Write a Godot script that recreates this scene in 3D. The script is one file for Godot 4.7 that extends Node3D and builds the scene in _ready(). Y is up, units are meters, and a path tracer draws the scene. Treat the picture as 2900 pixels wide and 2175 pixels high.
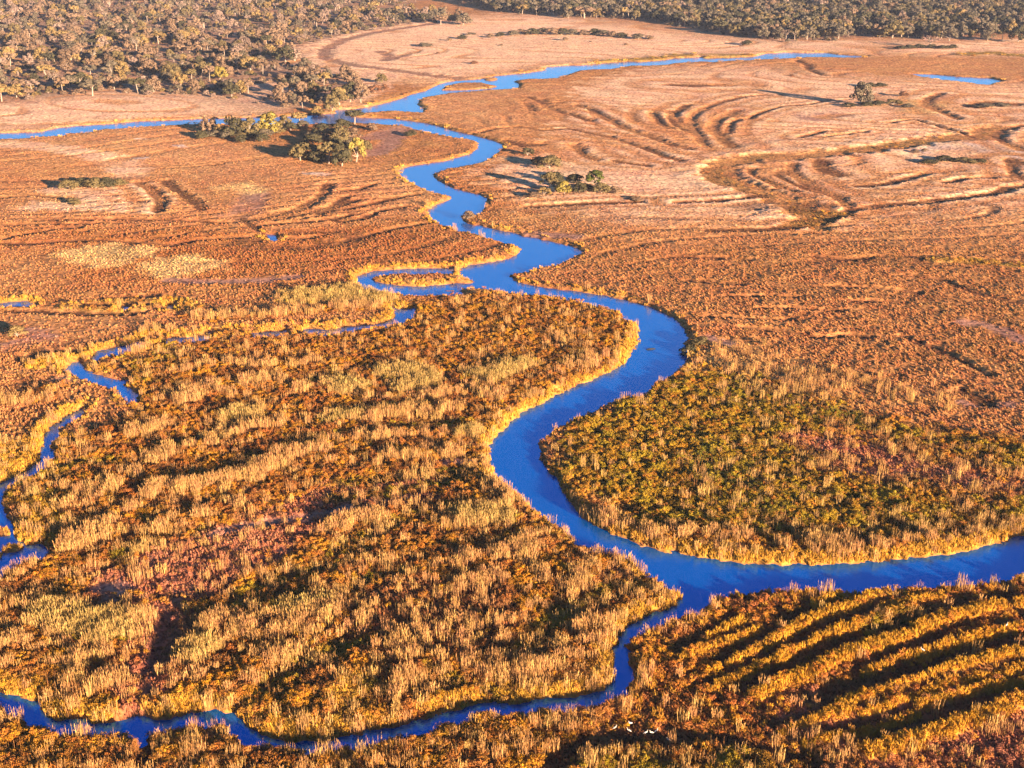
extends Node3D
# A river winding through a dry floodplain in low evening sun, seen from the air.

const D0 := 84.0            # metres ahead of the camera's foot where the fine ground begins
const K := 0.0024           # growth of the ground's cells with distance
const ROWS := 1150
const COLS := 461

var rng := RandomNumberGenerator.new()
var n_big := FastNoiseLite.new()
var n_mid := FastNoiseLite.new()
var n_small := FastNoiseLite.new()
var n_fine := FastNoiseLite.new()
var n_scroll := FastNoiseLite.new()

var height := PackedFloat32Array()
var shore := PackedFloat32Array()      # metres from the nearest water's edge, negative in the water
var owner_water := PackedInt32Array()
var zone_raw := PackedByteArray()
var col_r := PackedFloat32Array()
var col_g := PackedFloat32Array()
var col_b := PackedFloat32Array()
var a_tuft := PackedFloat32Array()
var a_reed := PackedFloat32Array()
var a_leaf := PackedFloat32Array()
var a_gold := PackedFloat32Array()
var a_lump := PackedFloat32Array()
var a_grey := PackedFloat32Array()
var scratch := PackedFloat32Array()

var waters := []            # [name, polygon]
var isles := []
var zones := []             # [kind, polygon]
var strokes := []           # [kind, radius, dh, points]
var forests := []
var clearings := []
var plants := []
var birds := []
var crown_mats := {}
var tree_meshes := {}
var taken := {}

# kind: ground colour (linear), low tufts, tall reeds, leafy mounds, golden bank grass, lumpiness, greyness of reeds
const KINDS := {
	"plain": [Color(0.42, 0.185, 0.066), .55, 0.0, 0.0, 0.0, 1.0, 0.0],
	"rust": [Color(0.34, 0.128, 0.040), .7, 0.0, 0.0, 0.0, 1.1, 0.0],
	"sand": [Color(0.84, 0.50, 0.30), .15, 0.0, 0.0, 0.0, .30, 0.0],
	"sandorange": [Color(0.56, 0.27, 0.115), .4, 0.0, 0.0, 0.0, .6, 0.0],
	"redsand": [Color(0.52, 0.235, 0.09), .3, 0.0, 0.0, 0.0, .4, 0.0],
	"reedland": [Color(0.23, 0.088, 0.020), .45, .016, .46, .03, 1.0, .15],
	"brush": [Color(0.24, 0.10, 0.018), .4, .02, .50, .03, 1.0, .1],
	"olive": [Color(0.16, 0.085, 0.014), .35, .03, .40, .02, .8, .4],
	"redtuft": [Color(0.37, 0.14, 0.075), .7, .015, .02, 0.0, .8, 0.0],
	"leafy": [Color(0.20, 0.115, 0.012), .25, .011, .62, .05, 1.1, .3],
	"green": [Color(0.095, 0.095, 0.010), .2, .02, .70, 0.0, 1.1, .5],
	"straw": [Color(0.50, 0.26, 0.09), .7, .08, 0.0, 0.0, .7, 0.0],
	"field": [Color(0.31, 0.112, 0.028), .7, .006, .16, .05, .7, 0.0],
	"bare": [Color(0.40, 0.205, 0.145), .08, 0.0, 0.0, 0.0, .2, 0.0],
	"white": [Color(0.62, 0.44, 0.36), .05, 0.0, 0.0, 0.0, .15, 0.0],
	"pale": [Color(0.66, 0.41, 0.17), .75, 0.0, 0.0, 0.0, .5, 0.0],
	"olivegrass": [Color(0.32, 0.19, 0.045), .6, 0.0, .3, .1, .8, .3],
	"mudarc": [Color(0.30, 0.16, 0.105), .15, 0.0, 0.0, 0.0, .3, 0.0],
	"mudrust": [Color(0.27, 0.10, 0.06), .35, 0.0, 0.0, 0.0, .4, 0.0],
	"halo": [Color(0.50, 0.22, 0.085), .4, 0.0, 0.0, 0.0, .6, 0.0],
	"swale": [Color(0.16, 0.068, 0.032), .15, 0.0, 0.0, 0.0, .8, 0.0],
	"wetswale": [Color(0.27, 0.135, 0.035), .5, 0.0, .05, 0.0, .8, 0.0],
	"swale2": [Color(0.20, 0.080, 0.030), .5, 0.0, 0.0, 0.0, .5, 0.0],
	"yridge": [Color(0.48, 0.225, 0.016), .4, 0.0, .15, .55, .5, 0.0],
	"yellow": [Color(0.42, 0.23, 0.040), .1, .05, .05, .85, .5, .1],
	"reed": [Color(0.26, 0.105, 0.026), .3, .29, .35, 0.0, .5, 0.0],
	"greyreed": [Color(0.31, 0.18, 0.055), .2, .70, .2, 0.0, .5, .9],
	"tussock": [Color(0.23, 0.095, 0.035), .8, .04, .02, 0.0, 1.6, 0.0],
	"wood": [Color(0.34, 0.20, 0.13), .25, 0.0, 0.0, 0.0, .4, 0.0],
}
var kind_names := []


func _ready() -> void:
	# --- camera, sky, sun, exposure
	var cam := Camera3D.new()
	cam.name = "camera"
	cam.position = Vector3(0, 95, 0)
	cam.rotation_degrees = Vector3(-21.914, 0, 0)
	cam.fov = 35.0
	cam.near = 1.0
	cam.far = 30000.0
	add_child(cam)
	cam.current = true
	var sky_mat := ProceduralSkyMaterial.new()
	sky_mat.sky_top_color = Color(0.01, 0.19, 0.53)
	sky_mat.sky_horizon_color = Color(0.60, 0.93, 1.08)
	sky_mat.sky_curve = 0.33
	sky_mat.ground_bottom_color = Color(0.30, 0.22, 0.16)
	sky_mat.ground_horizon_color = Color(0.58, 0.70, 0.82)
	sky_mat.sun_angle_max = 2.0
	var sky := Sky.new()
	sky.sky_material = sky_mat
	var env := Environment.new()
	env.background_mode = Environment.BG_SKY
	env.sky = sky
	env.background_energy_multiplier = 0.22
	env.tonemap_mode = Environment.TONE_MAPPER_LINEAR
	env.tonemap_exposure = 5.7
	env.sdfgi_enabled = true
	env.ssao_enabled = true
	env.ssil_enabled = true
	env.fog_enabled = true
	env.fog_density = 0.00005
	env.fog_light_color = Color(0.74, 0.78, 0.90)
	var we := WorldEnvironment.new()
	we.name = "world_environment"
	we.environment = env
	add_child(we)
	var sun := DirectionalLight3D.new()
	sun.name = "sun"
	var to_sun := Vector3(0.64, 0.0, 0.77).normalized() * cos(deg_to_rad(9.8)) + Vector3.UP * sin(deg_to_rad(9.8))
	sun.basis = Basis.looking_at(-to_sun, Vector3.UP)
	sun.light_energy = 1.6
	sun.light_color = Color(1.0, 0.87, 0.73)
	sun.light_angular_distance = 0.5
	sun.shadow_enabled = true
	add_child(sun)

	for pair in [[n_big, 0.012, 3, 11], [n_mid, 0.09, 3, 12], [n_small, 0.30, 2, 13], [n_fine, 0.85, 2, 14], [n_scroll, 0.0042, 2, 31]]:
		var n: FastNoiseLite = pair[0]
		n.noise_type = FastNoiseLite.TYPE_SIMPLEX_SMOOTH
		n.frequency = pair[1]
		n.fractal_octaves = pair[2]
		n.seed = pair[3]
	rng.seed = 4711
	kind_names = KINDS.keys()
	layout()
	build_ground()
	build_water()
	make_tree_meshes()
	plant_list()
	build_plants()
	build_woods()
	scatter_grass()
	bird_list()


# ------------------------------------------------------------------ layout, in metres: x to the right, z behind the camera
func water(called: String, p: Array) -> void: waters.append([called, p])
func island(p: Array) -> void: isles.append(p)
func zone(kind: String, p: Array) -> void: zones.append([kind, p])
func stroke(kind: String, r: float, dh: float, p: Array) -> void: strokes.append([kind, r, dh, p])
func forest(which: String, p: Array) -> void: forests.append([which, p])
func clearing(p: Array) -> void: clearings.append(p)
func plant(form: String, tint: String, x: float, z: float, h: float, w: float, label: String, category: String, grp: String) -> void:
	plants.append([form, tint, x, z, h, w, label, category, grp])


func layout() -> void:
	water("river", [78.1,-159.5, 76.4,-158.2, 73.5,-157.6, 70.7,-156.4, 68.1,-155.7, 65.6,-155.4, 61.8,-155.0, 57.9,-154.7, 53.6,-154.5, 48.9,-154.2, 44.2,-154.2, 40.0,-154.0, 35.8,-154.2, 33.2,-153.7, 30.7,-152.9, 28.9,-151.6, 27.9,-150.5, 27.0,-148.2, 26.0,-147.6, 24.7,-147.6, 23.3,-147.1, 23.0,-146.7, 21.0,-145.5, 18.9,-143.9, 16.9,-142.0, 15.9,-140.8, 15.7,-140.2, 15.9,-138.5, 15.8,-136.6, 15.9,-134.4, 15.6,-132.1, 14.5,-129.6, 13.0,-128.3, 11.5,-127.3, 10.9,-126.5, 8.8,-126.2, 5.9,-125.9, 2.9,-125.5, 0.5,-125.0, -0.9,-124.7, -2.9,-125.0, -4.5,-124.4, -5.2,-123.5, -7.9,-122.8, -9.4,-122.1, -10.5,-121.0, -13.6,-120.3, -15.8,-119.5, -17.3,-118.9, -18.1,-117.9, -19.5,-118.3, -21.0,-118.2, -21.4,-118.3, -23.1,-118.0, -24.7,-117.7, -27.1,-118.5, -28.9,-119.1, -30.6,-118.9, -32.2,-118.5, -33.2,-120.3, -34.2,-121.3, -35.7,-123.2, -37.2,-122.7, -39.2,-122.8, -41.1,-122.7, -42.8,-121.9, -44.2,-121.7, -44.7,-121.1, -44.1,-118.6, -45.0,-119.8, -47.2,-121.0, -49.2,-121.0, -51.2,-121.3, -52.4,-121.3, -53.5,-120.7, -55.4,-121.6, -56.9,-122.2, -59.0,-122.5, -60.7,-124.1, -62.9,-125.7, -64.1,-126.7, -65.6,-127.5, -67.1,-130.7, -65.7,-130.3, -63.0,-129.7, -61.3,-128.3, -59.6,-128.0, -59.9,-126.6, -57.9,-125.4, -55.5,-124.5, -52.8,-124.5, -51.0,-123.9, -48.3,-124.2, -46.8,-125.0, -45.8,-125.1, -44.5,-124.5, -42.6,-124.8, -40.9,-125.4, -40.2,-126.4, -38.2,-126.4, -36.1,-126.1, -34.5,-126.1, -33.9,-125.1, -32.3,-123.2, -30.5,-121.6, -29.2,-121.1, -25.8,-120.2, -24.1,-120.5, -22.5,-120.5, -21.4,-120.9, -19.5,-121.6, -17.7,-122.3, -15.8,-123.1, -13.9,-123.5, -12.0,-124.2, -10.0,-125.0, -9.3,-125.8, -7.3,-126.1, -6.2,-127.2, -4.2,-127.9, -2.1,-128.0, -0.1,-128.0, 1.9,-128.3, 4.6,-128.8, 6.0,-128.7, 8.0,-129.2, 9.3,-129.5, 10.9,-130.3, 12.0,-131.0, 12.8,-132.4, 13.4,-134.5, 13.7,-136.6, 13.4,-138.5, 13.8,-140.4, 14.7,-142.3, 15.2,-144.2, 16.2,-145.6, 17.9,-146.8, 19.8,-148.3, 21.8,-149.9, 23.4,-151.2, 24.7,-152.5, 24.7,-152.7, 24.1,-153.7, 22.4,-155.4, 21.0,-157.4, 19.8,-159.9, 18.1,-162.5, 16.8,-164.0, 15.6,-164.2, 13.4,-164.7, 12.2,-165.9, 10.6,-167.4, 9.4,-169.6, 8.5,-171.2, 6.8,-174.2, 5.1,-177.1, 3.5,-179.6, 2.0,-182.7, 0.4,-185.8, -1.3,-187.0, -2.1,-190.4, -3.0,-193.2, -3.9,-197.6, -4.1,-202.1, -4.2,-205.7, -3.2,-209.3, -2.0,-212.3, -0.5,-216.0, 0.8,-219.1, 3.0,-222.3, 5.6,-225.2, 7.6,-228.1, 10.3,-231.5, 12.3,-233.2, 14.8,-236.8, 18.0,-239.5, 21.0,-243.2, 23.7,-247.0, 25.9,-252.0, 27.9,-258.1, 29.3,-265.6, 29.5,-271.1, 30.0,-274.1, 28.6,-274.5, 27.0,-277.8, 26.3,-282.3, 23.3,-284.9, 20.3,-287.4, 18.1,-290.0, 15.8,-291.3, 12.6,-292.6, 9.1,-295.2, 3.8,-295.9, -1.1,-297.9, -4.4,-299.9, -6.9,-301.7, -16.7,-300.1, -18.9,-301.9, -12.6,-299.7, -12.4,-295.7, -22.1,-295.6, -27.0,-296.0, -32.9,-297.6, -35.0,-298.4, -37.0,-298.4, -39.2,-303.0, -40.6,-307.3, -41.6,-312.4, -40.2,-315.3, -37.5,-318.3, -33.8,-319.5, -29.5,-320.3, -21.2,-321.0, -16.2,-321.3, -15.9,-314.9, -21.7,-314.9, -23.4,-314.2, -30.3,-314.9, -34.4,-313.5, -38.2,-310.4, -36.1,-309.0, -32.5,-306.2, -28.6,-304.8, -23.6,-304.1, -20.3,-305.5, -15.4,-306.9, -10.8,-307.2, -9.4,-309.8, -10.0,-309.1, -13.0,-310.5, -14.2,-315.5, -13.8,-321.3, -11.3,-324.4, -7.8,-326.0, -4.7,-327.6, -1.2,-330.0, 1.1,-334.1, 2.5,-339.1, 2.7,-340.7, 0.2,-344.2, -3.1,-347.3, -6.9,-350.9, -10.8,-356.4, -16.7,-360.2, -19.9,-365.5, -23.2,-370.8, -26.1,-378.0, -27.4,-386.3, -25.5,-392.8, -22.6,-398.4, -20.2,-404.1, -20.9,-406.4, -23.1,-408.1, -26.5,-410.5, -30.1,-415.9, -34,-423, -38,-432, -41,-442, -42,-449, -39,-455, -33,-460, -26,-465, -20,-474, -16,-480, -14,-490, -14,-503, -17,-507, -22,-510, -26,-514, -33,-521, -40,-529, -47,-539, -55,-543, -61,-545, -66,-546, -71,-549, -78,-545, -99,-543, -121,-543, -137,-545, -145,-543, -155,-539, -168,-535, -178,-531, -182,-523, -189,-522, -190,-516, -198,-514, -205,-509, -213,-509, -232,-506, -239,-521, -219,-524, -203,-526, -199,-537, -190,-543, -178,-547, -169,-553, -159,-555, -150,-557, -140,-560, -126,-562, -104,-567, -82,-574, -84,-584, -76,-586, -69,-593, -62,-605, -56,-618, -51,-634, -45,-644, -43,-653, -39,-670, -34,-679, -23,-685, -14,-692, -9,-701, 1,-708, 10,-715, 19,-725, 20,-739, 28,-743, 32,-746, 41,-746, 51,-754, 64,-761, 72,-765, 77,-761, 90,-769, 101,-778, 99,-780, 119,-786, 119,-780, 137,-783, 152,-788, 164,-805, 177,-811, 190,-807, 202,-809, 208,-799, 217,-795, 224,-788, 213,-780, 199,-783, 184,-783, 168,-775, 149,-769, 134,-765, 122,-759, 115,-761, 96,-752, 93,-747, 81,-743, 70,-742, 57,-726, 48,-726, 38,-719, 30,-701, 24,-689, 15,-686, 7,-686, 1,-678, 4,-670, 3,-651, -9,-647, -21,-641, -32,-636, -38,-628, -44,-622, -46,-612, -46,-600, -42,-589, -42,-575, -49,-577, -58,-579, -69,-572, -74,-570, -74,-564, -68,-563, -55,-560, -47,-555, -39,-549, -31,-539, -25,-529, -19,-522, -14,-516, -8,-507, -4,-499, -4,-489, -7,-475, -11,-463, -15,-458, -19,-454, -23,-451, -27,-445, -29,-441, -27,-433, -24,-426, -20.3,-418.5, -15.7,-413.6, -11.2,-408.8, -8.4,-404.1, -8.7,-392.2, -10.5,-379.9, -13.5,-380.1, -16.0,-379.0, -15.3,-373.8, -12.6,-366.9, -10.2,-367.9, -5.2,-362.1, -0.3,-359.3, 3.5,-354.6, 6.8,-352.8, 10.6,-349.2, 14.7,-345.7, 18.2,-342.2, 20.8,-337.1, 16.8,-330.7, 12.9,-323.8, 8.5,-320.7, 4.1,-316.7, -0.5,-314.5, -0.3,-312.4, 1.4,-308.8, 3.9,-305.9, 7.7,-303.8, 12.2,-301.7, 16.2,-300.4, 20.2,-298.3, 24.2,-296.3, 28.0,-293.1, 31.7,-289.8, 35.2,-285.4, 37.9,-281.7, 39.6,-276.9, 40.1,-274.6, 40.5,-268.9, 40.7,-264.4, 39.6,-262.0, 39.0,-261.1, 39.7,-257.0, 39.9,-253.7, 37.9,-249.3, 37.4,-245.3, 35.1,-243.4, 33.7,-240.6, 32.1,-238.6, 29.6,-234.5, 27.9,-231.0, 26.2,-227.2, 25.0,-228.0, 22.4,-228.0, 20.3,-225.9, 16.9,-222.6, 14.2,-219.4, 11.6,-216.3, 9.0,-213.5, 7.1,-210.2, 5.5,-207.5, 4.9,-206.7, 5.0,-203.6, 5.3,-199.5, 6.1,-196.2, 7.1,-193.0, 8.2,-189.9, 9.1,-186.2, 10.0,-182.7, 10.2,-180.8, 11.4,-178.5, 12.4,-176.3, 13.8,-174.1, 16.2,-172.0, 17.6,-170.4, 19.9,-168.4, 22.3,-166.9, 24.7,-165.9, 24.8,-166.4, 27.2,-165.6, 29.5,-164.4, 31.8,-163.7, 35.1,-162.7, 38.0,-162.6, 41.3,-162.0, 44.5,-162.3, 47.5,-162.4, 51.2,-162.6, 56.2,-163.2, 59.9,-163.9, 63.0,-164.6, 65.6,-164.9, 68.7,-165.4, 71.7,-166.9, 75.3,-168.4, 78.3,-169.9, 81.9,-171.7, 82.9,-171.5])
	water("stream", [-92.8,-251.8, -92.9,-255.8, -89.6,-257.9, -87.7,-260.0, -85.0,-262.1, -79.0,-264.5, -74.1,-265.3, -70.7,-266.7, -65.3,-267.4, -59.9,-268.1, -54.5,-269.3, -49.1,-270.6, -46.1,-270.9, -43.0,-269.8, -41.0,-271.7, -38.4,-272.3, -32.5,-274.2, -29.7,-276.3, -28.1,-279.9, -28.6,-282.3, -30.2,-287.7, -28.0,-285.7, -23.7,-286.2, -23.7,-278.9, -26.1,-274.6, -28.9,-271.9, -32.0,-269.8, -36.0,-268.3, -40.3,-266.9, -42.6,-265.0, -45.4,-266.3, -48.5,-266.9, -53.7,-265.0, -59.0,-263.9, -64.4,-263.3, -69.6,-262.2, -73.0,-261.0, -77.6,-259.3, -82.7,-255.9, -85.4,-254.1, -87.8,-252.6, -90.1,-250.8, -91.1,-248.6])
	water("stream", [-96.0,-243.4, -96.2,-248.8, -95.0,-249.4, -91.9,-244.6, -88.7,-241.6, -84.6,-239.3, -81.0,-238.4, -80.6,-235.0, -76.8,-231.3, -75.0,-224.7, -77.3,-225.3, -79.3,-229.2, -81.4,-231.8, -80.8,-232.3, -84.8,-233.9, -87.6,-236.5, -91.1,-238.9])
	water("stream", [-84.3,-223.7, -85.8,-222.5, -87.3,-220.3, -87.8,-217.2, -88.5,-213.8, -88.4,-209.5, -87.0,-205.3, -86.0,-201.1, -85.2,-198.0, -86.2,-194.3, -87.9,-191.4, -88.8,-189.6, -90.0,-187.1, -87.3,-177.7, -77.1,-152.7, -76.0,-156.9, -75.8,-158.1, -75.3,-160.1, -74.4,-161.7, -73.3,-162.6, -71.6,-162.0, -71.9,-165.9, -74.0,-168.3, -75.6,-168.5, -78.3,-169.7, -80.1,-173.1, -83.9,-179.1, -85.8,-182.5, -86.2,-183.9, -86.7,-186.8, -85.7,-189.5, -84.4,-191.3, -82.9,-194.9, -82.9,-199.5, -83.7,-202.2, -85.6,-206.1, -85.7,-209.3, -86.1,-213.0, -86.1,-215.0, -84.2,-216.9, -84.6,-220.7])
	island([-83.5,-173.2, -81.7,-173.3, -80.3,-172.4, -80.2,-171.5, -81.6,-171.1, -82.5,-170.9])
	island([-79.5,-166.8, -78.8,-167.8, -77.6,-167.9, -76.5,-167.3, -76.7,-166.2, -78.4,-166.0])
	island([-80.2,-165.0, -79.4,-165.1, -78.8,-164.6, -78.7,-163.6, -79.5,-163.1])
	island([-85.9,-205.6, -86.0,-207.8, -84.7,-208.1, -82.8,-207.1, -82.1,-205.3, -84.0,-204.6])
	island([-70.8,-268.5, -65.6,-269.0, -60.9,-269.4, -59.8,-263.9, -64.3,-262.8, -69.4,-262.6])
	island([-53.4,-271.9, -49.7,-272.4, -48.8,-266.7, -52.5,-266.3])
	island([-84.6,-263.9, -80.0,-265.4, -78.5,-259.6, -82.8,-257.5])
	island([-37,-647, -35,-662, -26,-674, -16,-672, -8,-660, -12,-653, -26,-647])
	island([-16,-687, -9,-694, -8,-684, -13,-680])
	water("pond", [225,-710, 239,-708, 250,-698, 266,-692, 269,-680, 260,-671, 254,-663, 248,-671, 236,-683, 229,-695])
	water("pond", [-74.6,-357.2, -71.2,-356.1, -69.4,-350.3, -70.0,-347.3, -71.6,-350.0])
	water("pond", [-97.2,-287.8, -95.8,-287.7, -94.4,-286.4, -94.7,-282.9])
	water("pond", [-86.0,-288.9, -84.5,-288.6, -83.5,-285.4, -84.1,-283.6])
	water("pond", [-129.3,-290.2, -126.0,-291.1, -121.5,-291.8, -117.4,-287.7, -121.8,-286.6, -126.3,-285.9])
	zone("sandorange", [-230,-522, -140,-539, -101,-487, -82,-460, -54,-460, -34,-424, -22.5,-399.1, -29.9,-374.1, -86.8,-368.3, -169.4,-374.1])
	zone("sandorange", [-8,-435, 30.4,-405.9, 192.8,-420.0, 161.9,-346.6, 122.0,-349.2, 82.8,-357.2, 40.4,-351.8, 6.3,-368.3])
	zone("rust", [-158.4,-368.3, -101.1,-368.3, -59.0,-374.1, -25.6,-374.1, -14.4,-346.6, -0.8,-327.1, -42.4,-309.5, -66.1,-305.4, -98.7,-309.5, -132.3,-301.3])
	zone("sand", [-159,-788, -144,-838, -133,-888, -101,-966, -41,-1049, 36,-1058, 71,-1002, 132,-913, 188,-860, 380,-865, 352,-797, 237,-807, 192,-807, 114,-785, 40,-756, -2,-718, -39,-673, -66,-688, -67,-650, -70,-615, -69,-583, -89,-583, -82,-634, -106,-703, -123,-743])
	zone("sand", [36,-666, 79,-722, 145,-732, 201,-680, 289,-650, 184.0,-399.1, 133.7,-386.3, 100.8,-374.1, 72.3,-377.1, 42.7,-374.1, 14.3,-392.6, 3.8,-405.9, -1,-431, -15,-451, -1,-468, 32,-477, 14,-517, 29,-576])
	zone("sandorange", [-44,-634, -14,-650, 36,-666, 29,-576, 14,-517, 32,-477, 8,-464, 1,-487, -11,-517, -32,-545, -59,-563, -45,-583])
	zone("redsand", [162,-792, 202,-788, 350,-792, 289,-650, 214,-680, 202,-703, 164,-743])
	zone("sand", [-259,-592, -212,-626, -156,-626, -112,-590, -98,-570, -129,-563, -145,-563, -167,-549, -203,-534, -230,-522])
	zone("sandorange", [-219,-494, -184,-496, -159,-477, -142,-451, -135,-431, -121.4,-405.9, -114.6,-386.3, -126.5,-386.3, -147.3,-399.1, -168,-435, -198,-443])
	zone("redsand", [-212,-477, -184,-482, -154,-460, -143,-441, -154,-445, -165,-441, -162.4,-420.0, -158.8,-392.6, -177.0,-392.6])
	zone("redsand", [-112,-439, -92,-441, -76,-424, -76.8,-392.6, -86.8,-368.3, -98.1,-392.6, -99.5,-412.8])
	zone("redsand", [-156.0,-341.5, -140.0,-341.5, -122.8,-334.2, -111.1,-313.7, -118.1,-305.4, -141.1,-305.4])
	zone("redsand", [-130.3,-278.9, -112.6,-286.0, -86.7,-278.9, -84.4,-270.4, -94.8,-265.6, -107.0,-257.8, -121.0,-256.3])
	zone("reedland", [-85.4,-262.4, -69.8,-264.0, -49.8,-264.9, -22.8,-275.5, -12.4,-293.5, 11.0,-293.5, 25.4,-284.2, 29.3,-265.6, 23.1,-242.0, 8.8,-229.0, -4.0,-206.4, -4.6,-194.5, 6.9,-170.9, 23.7,-151.7, 14.0,-138.9, 11.4,-128.7, -6.0,-123.1, -22.5,-119.5, -34.6,-124.0, -57.1,-123.1, -65.0,-128.7, -68.5,-128.7, -80.1,-156.8, -74.3,-163.6, -71.8,-166.5, -84.2,-182.1, -86.4,-196.4, -82.3,-206.4, -75.4,-224.1, -75.9,-229.0, -82.5,-242.0, -93.0,-253.3])
	zone("brush", [-37.7,-289.7, -12.4,-293.5, 10.9,-291.6, 25.4,-284.2, 28.3,-265.6, 21.3,-244.7, 7.3,-242.0, -10.7,-247.5, -26.3,-253.3, -24.7,-272.1])
	zone("olive", [-84.2,-182.1, -85.5,-198.3, -80.6,-196.4, -72.6,-182.1, -70.3,-166.5, -75.4,-166.5])
	zone("olive", [-93.0,-253.3, -84.5,-259.3, -74.5,-253.3, -74.4,-234.0, -75.9,-229.0, -83.5,-242.0])
	zone("redtuft", [-59.8,-152.3, -55.5,-165.0, -46.1,-170.9, -35.3,-177.2, -29.8,-181.3, -32.1,-166.5, -40.0,-155.5, -43.7,-148.0, -45.3,-138.9, -45.6,-128.7, -46.8,-125.8, -50.0,-134.6, -49.0,-143.3, -56.2,-150.4])
	zone("redtuft", [-42.4,-182.1, -24.5,-189.0, -8.5,-190.8, -15.9,-180.4, -30.3,-174.0])
	zone("leafy", [6.3,-204.3, 20.8,-225.3, 31.2,-235.3, 38.9,-242.0, 46.1,-237.9, 55.9,-229.0, 66.9,-217.2, 78.3,-210.6, 101.1,-202.3, 88.6,-172.5, 57.8,-168.7, 43.3,-168.7, 28.8,-169.4, 18.2,-174.0, 9.1,-187.3])
	zone("redtuft", [51.0,-209.5, 61.3,-212.7, 68.4,-206.4, 82.1,-196.4, 94.8,-187.3, 92.3,-181.3, 70.4,-185.5, 56.9,-194.5, 51.6,-200.3])
	zone("green", [41.6,-234.0, 48.1,-237.9, 57.8,-229.0, 67.8,-220.6, 66.9,-210.6, 60.4,-216.1, 52.6,-221.8, 45.6,-224.1])
	zone("green", [31.2,-198.3, 38.8,-204.3, 42.1,-185.5, 50.0,-178.8, 42.9,-174.0, 35.2,-182.1])
	zone("straw", [39.7,-251.8, 51.5,-257.8, 60.4,-250.4, 76.1,-234.0, 92.7,-226.5, 81.9,-221.8, 60.6,-229.0, 48.1,-237.9, 40.9,-242.0])
	zone("field", [15.8,-145.6, 24.8,-150.4, 30.8,-154.2, 54.1,-155.2, 82.8,-158.8, 62.9,-111.4, 36.5,-111.4, 21.4,-116.2, 12.7,-123.1, 13.0,-126.7, 17.5,-136.7])
	zone("redtuft", [28.8,-127.7, 47.2,-130.6, 71.8,-132.6, 62.9,-111.4, 40.0,-114.5, 33.3,-121.3])
	zone("olive", [12.4,-119.5, 27.4,-119.5, 40.0,-114.5, 41.8,-111.4, 4.9,-111.4, 7.9,-117.0])
	zone("brush", [-68.5,-128.7, -45.0,-120.4, -28.1,-119.5, -17.0,-119.5, -6.1,-124.0, 11.2,-125.8, 12.1,-122.2, 7.9,-117.0, -10.8,-111.4, -61.4,-111.4])
	stroke("bare", 7, -0.2, [-86.7,-374.7, -85.8,-385.2, -86.2,-403.1, -90.7,-415.0])
	stroke("white", 3, 0, [-75,-440, -68,-438])
	stroke("white", 2.5, 0, [-155,-507, -152,-507])
	stroke("white", 2.5, 0, [-145,-467, -141,-467])
	stroke("white", 2.5, 0, [-135,-492, -131,-489])
	stroke("white", 3, 0, [-145.0,-412.6, -142.1,-413.8])
	stroke("white", 3, 0, [-118.0,-380.9, -115.0,-380.9])
	stroke("sand", 9, 0, [-208,-496, -194,-493, -175,-483, -158,-470, -145,-452, -138,-438])
	stroke("sand", 8, 0.3, [-154.9,-412.6, -147.5,-410.2, -130.5,-417.5, -117.0,-393.9, -118.7,-385.2, -139.1,-400.7])
	stroke("sand", 8, 0, [-153.7,-389.5, -135.5,-389.5, -121.3,-385.2])
	stroke("pale", 9, 0.1, [-122.0,-332.6, -114.5,-337.6, -106.7,-334.3, -116.5,-329.6, -110.6,-324.8])
	stroke("pale", 9, 0.1, [-96.5,-321.7, -90.7,-324.8, -84.3,-321.7, -90.6,-315.6])
	stroke("pale", 7, 0.1, [-100.1,-417.5, -95.1,-420.0, -89.1,-412.6])
	stroke("bare", 7, -0.1, [-58,-510, -53,-525, -48,-533, -51,-486, -54,-476])
	stroke("white", 16, 0.1, [159,-489, 169,-496, 182,-496, 192,-489, 194,-480])
	stroke("bare", 10, 0, [136,-557, 150,-566])
	stroke("pale", 12, 0, [194,-603, 206,-603, 190,-574])
	stroke("sand", 5, 0.2, [60,-455, 72,-455, 81,-464, 92,-483, 101,-496, 118,-503, 132,-507])
	stroke("sand", 4, 0.3, [76,-433, 79,-423, 84.7,-410.2, 87.8,-400.7, 88.0,-391.7, 82.9,-378.9, 75.7,-372.7])
	stroke("sand", 4, 0.3, [87,-438, 90.1,-415.0, 102.2,-405.4, 106.9,-393.9, 108.3,-385.2, 102.6,-372.7, 95.7,-366.7])
	stroke("sand", 9, 0, [199,-847, 230,-866, 242,-829, 278,-811, 306,-847, 356,-876])
	stroke("olivegrass", 9, 0.2, [288,-794, 306,-802, 321,-786])
	stroke("olivegrass", 5, 0.2, [100,-790, 121,-794, 141,-794, 153,-790, 52,-758, 68,-766, 89,-778, 111,-786])
	stroke("mudarc", 7, -0.5, [-40,-1033, -74,-977, -104,-926, -118,-880, -123,-825, -117,-776, -95,-743, -69,-722, -49,-703, -27,-684])
	stroke("mudarc", 5, -0.3, [-86,-812, -77,-788, -78,-765, -73,-776, -62,-812])
	stroke("bare", 1.6, 0, [-12.4,-196.5, -9.9,-196.9, -7.3,-197.2, -4.7,-196.2])
	stroke("bare", 1.5, -0.1, [-47.1,-170.6, -43.7,-172.7, -38.9,-174.3, -34.0,-175.9, -29.1,-178.1, -26.3,-179.8])
	stroke("bare", 2.5, -0.1, [-60.3,-153.8, -58.7,-154.7, -56.6,-153.8, -57.8,-151.6])
	stroke("mudrust", 1.3, -0.1, [-48.2,-148.3, -48.1,-144.6, -47.9,-141.5, -47.7,-138.1, -47.4,-134.8, -47.1,-131.3, -46.4,-127.9, -45.8,-124.7])
	stroke("bare", 4, 0, [-115.0,-256.9, -110.4,-259.0, -106.5,-263.3, -111.8,-267.7])
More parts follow.
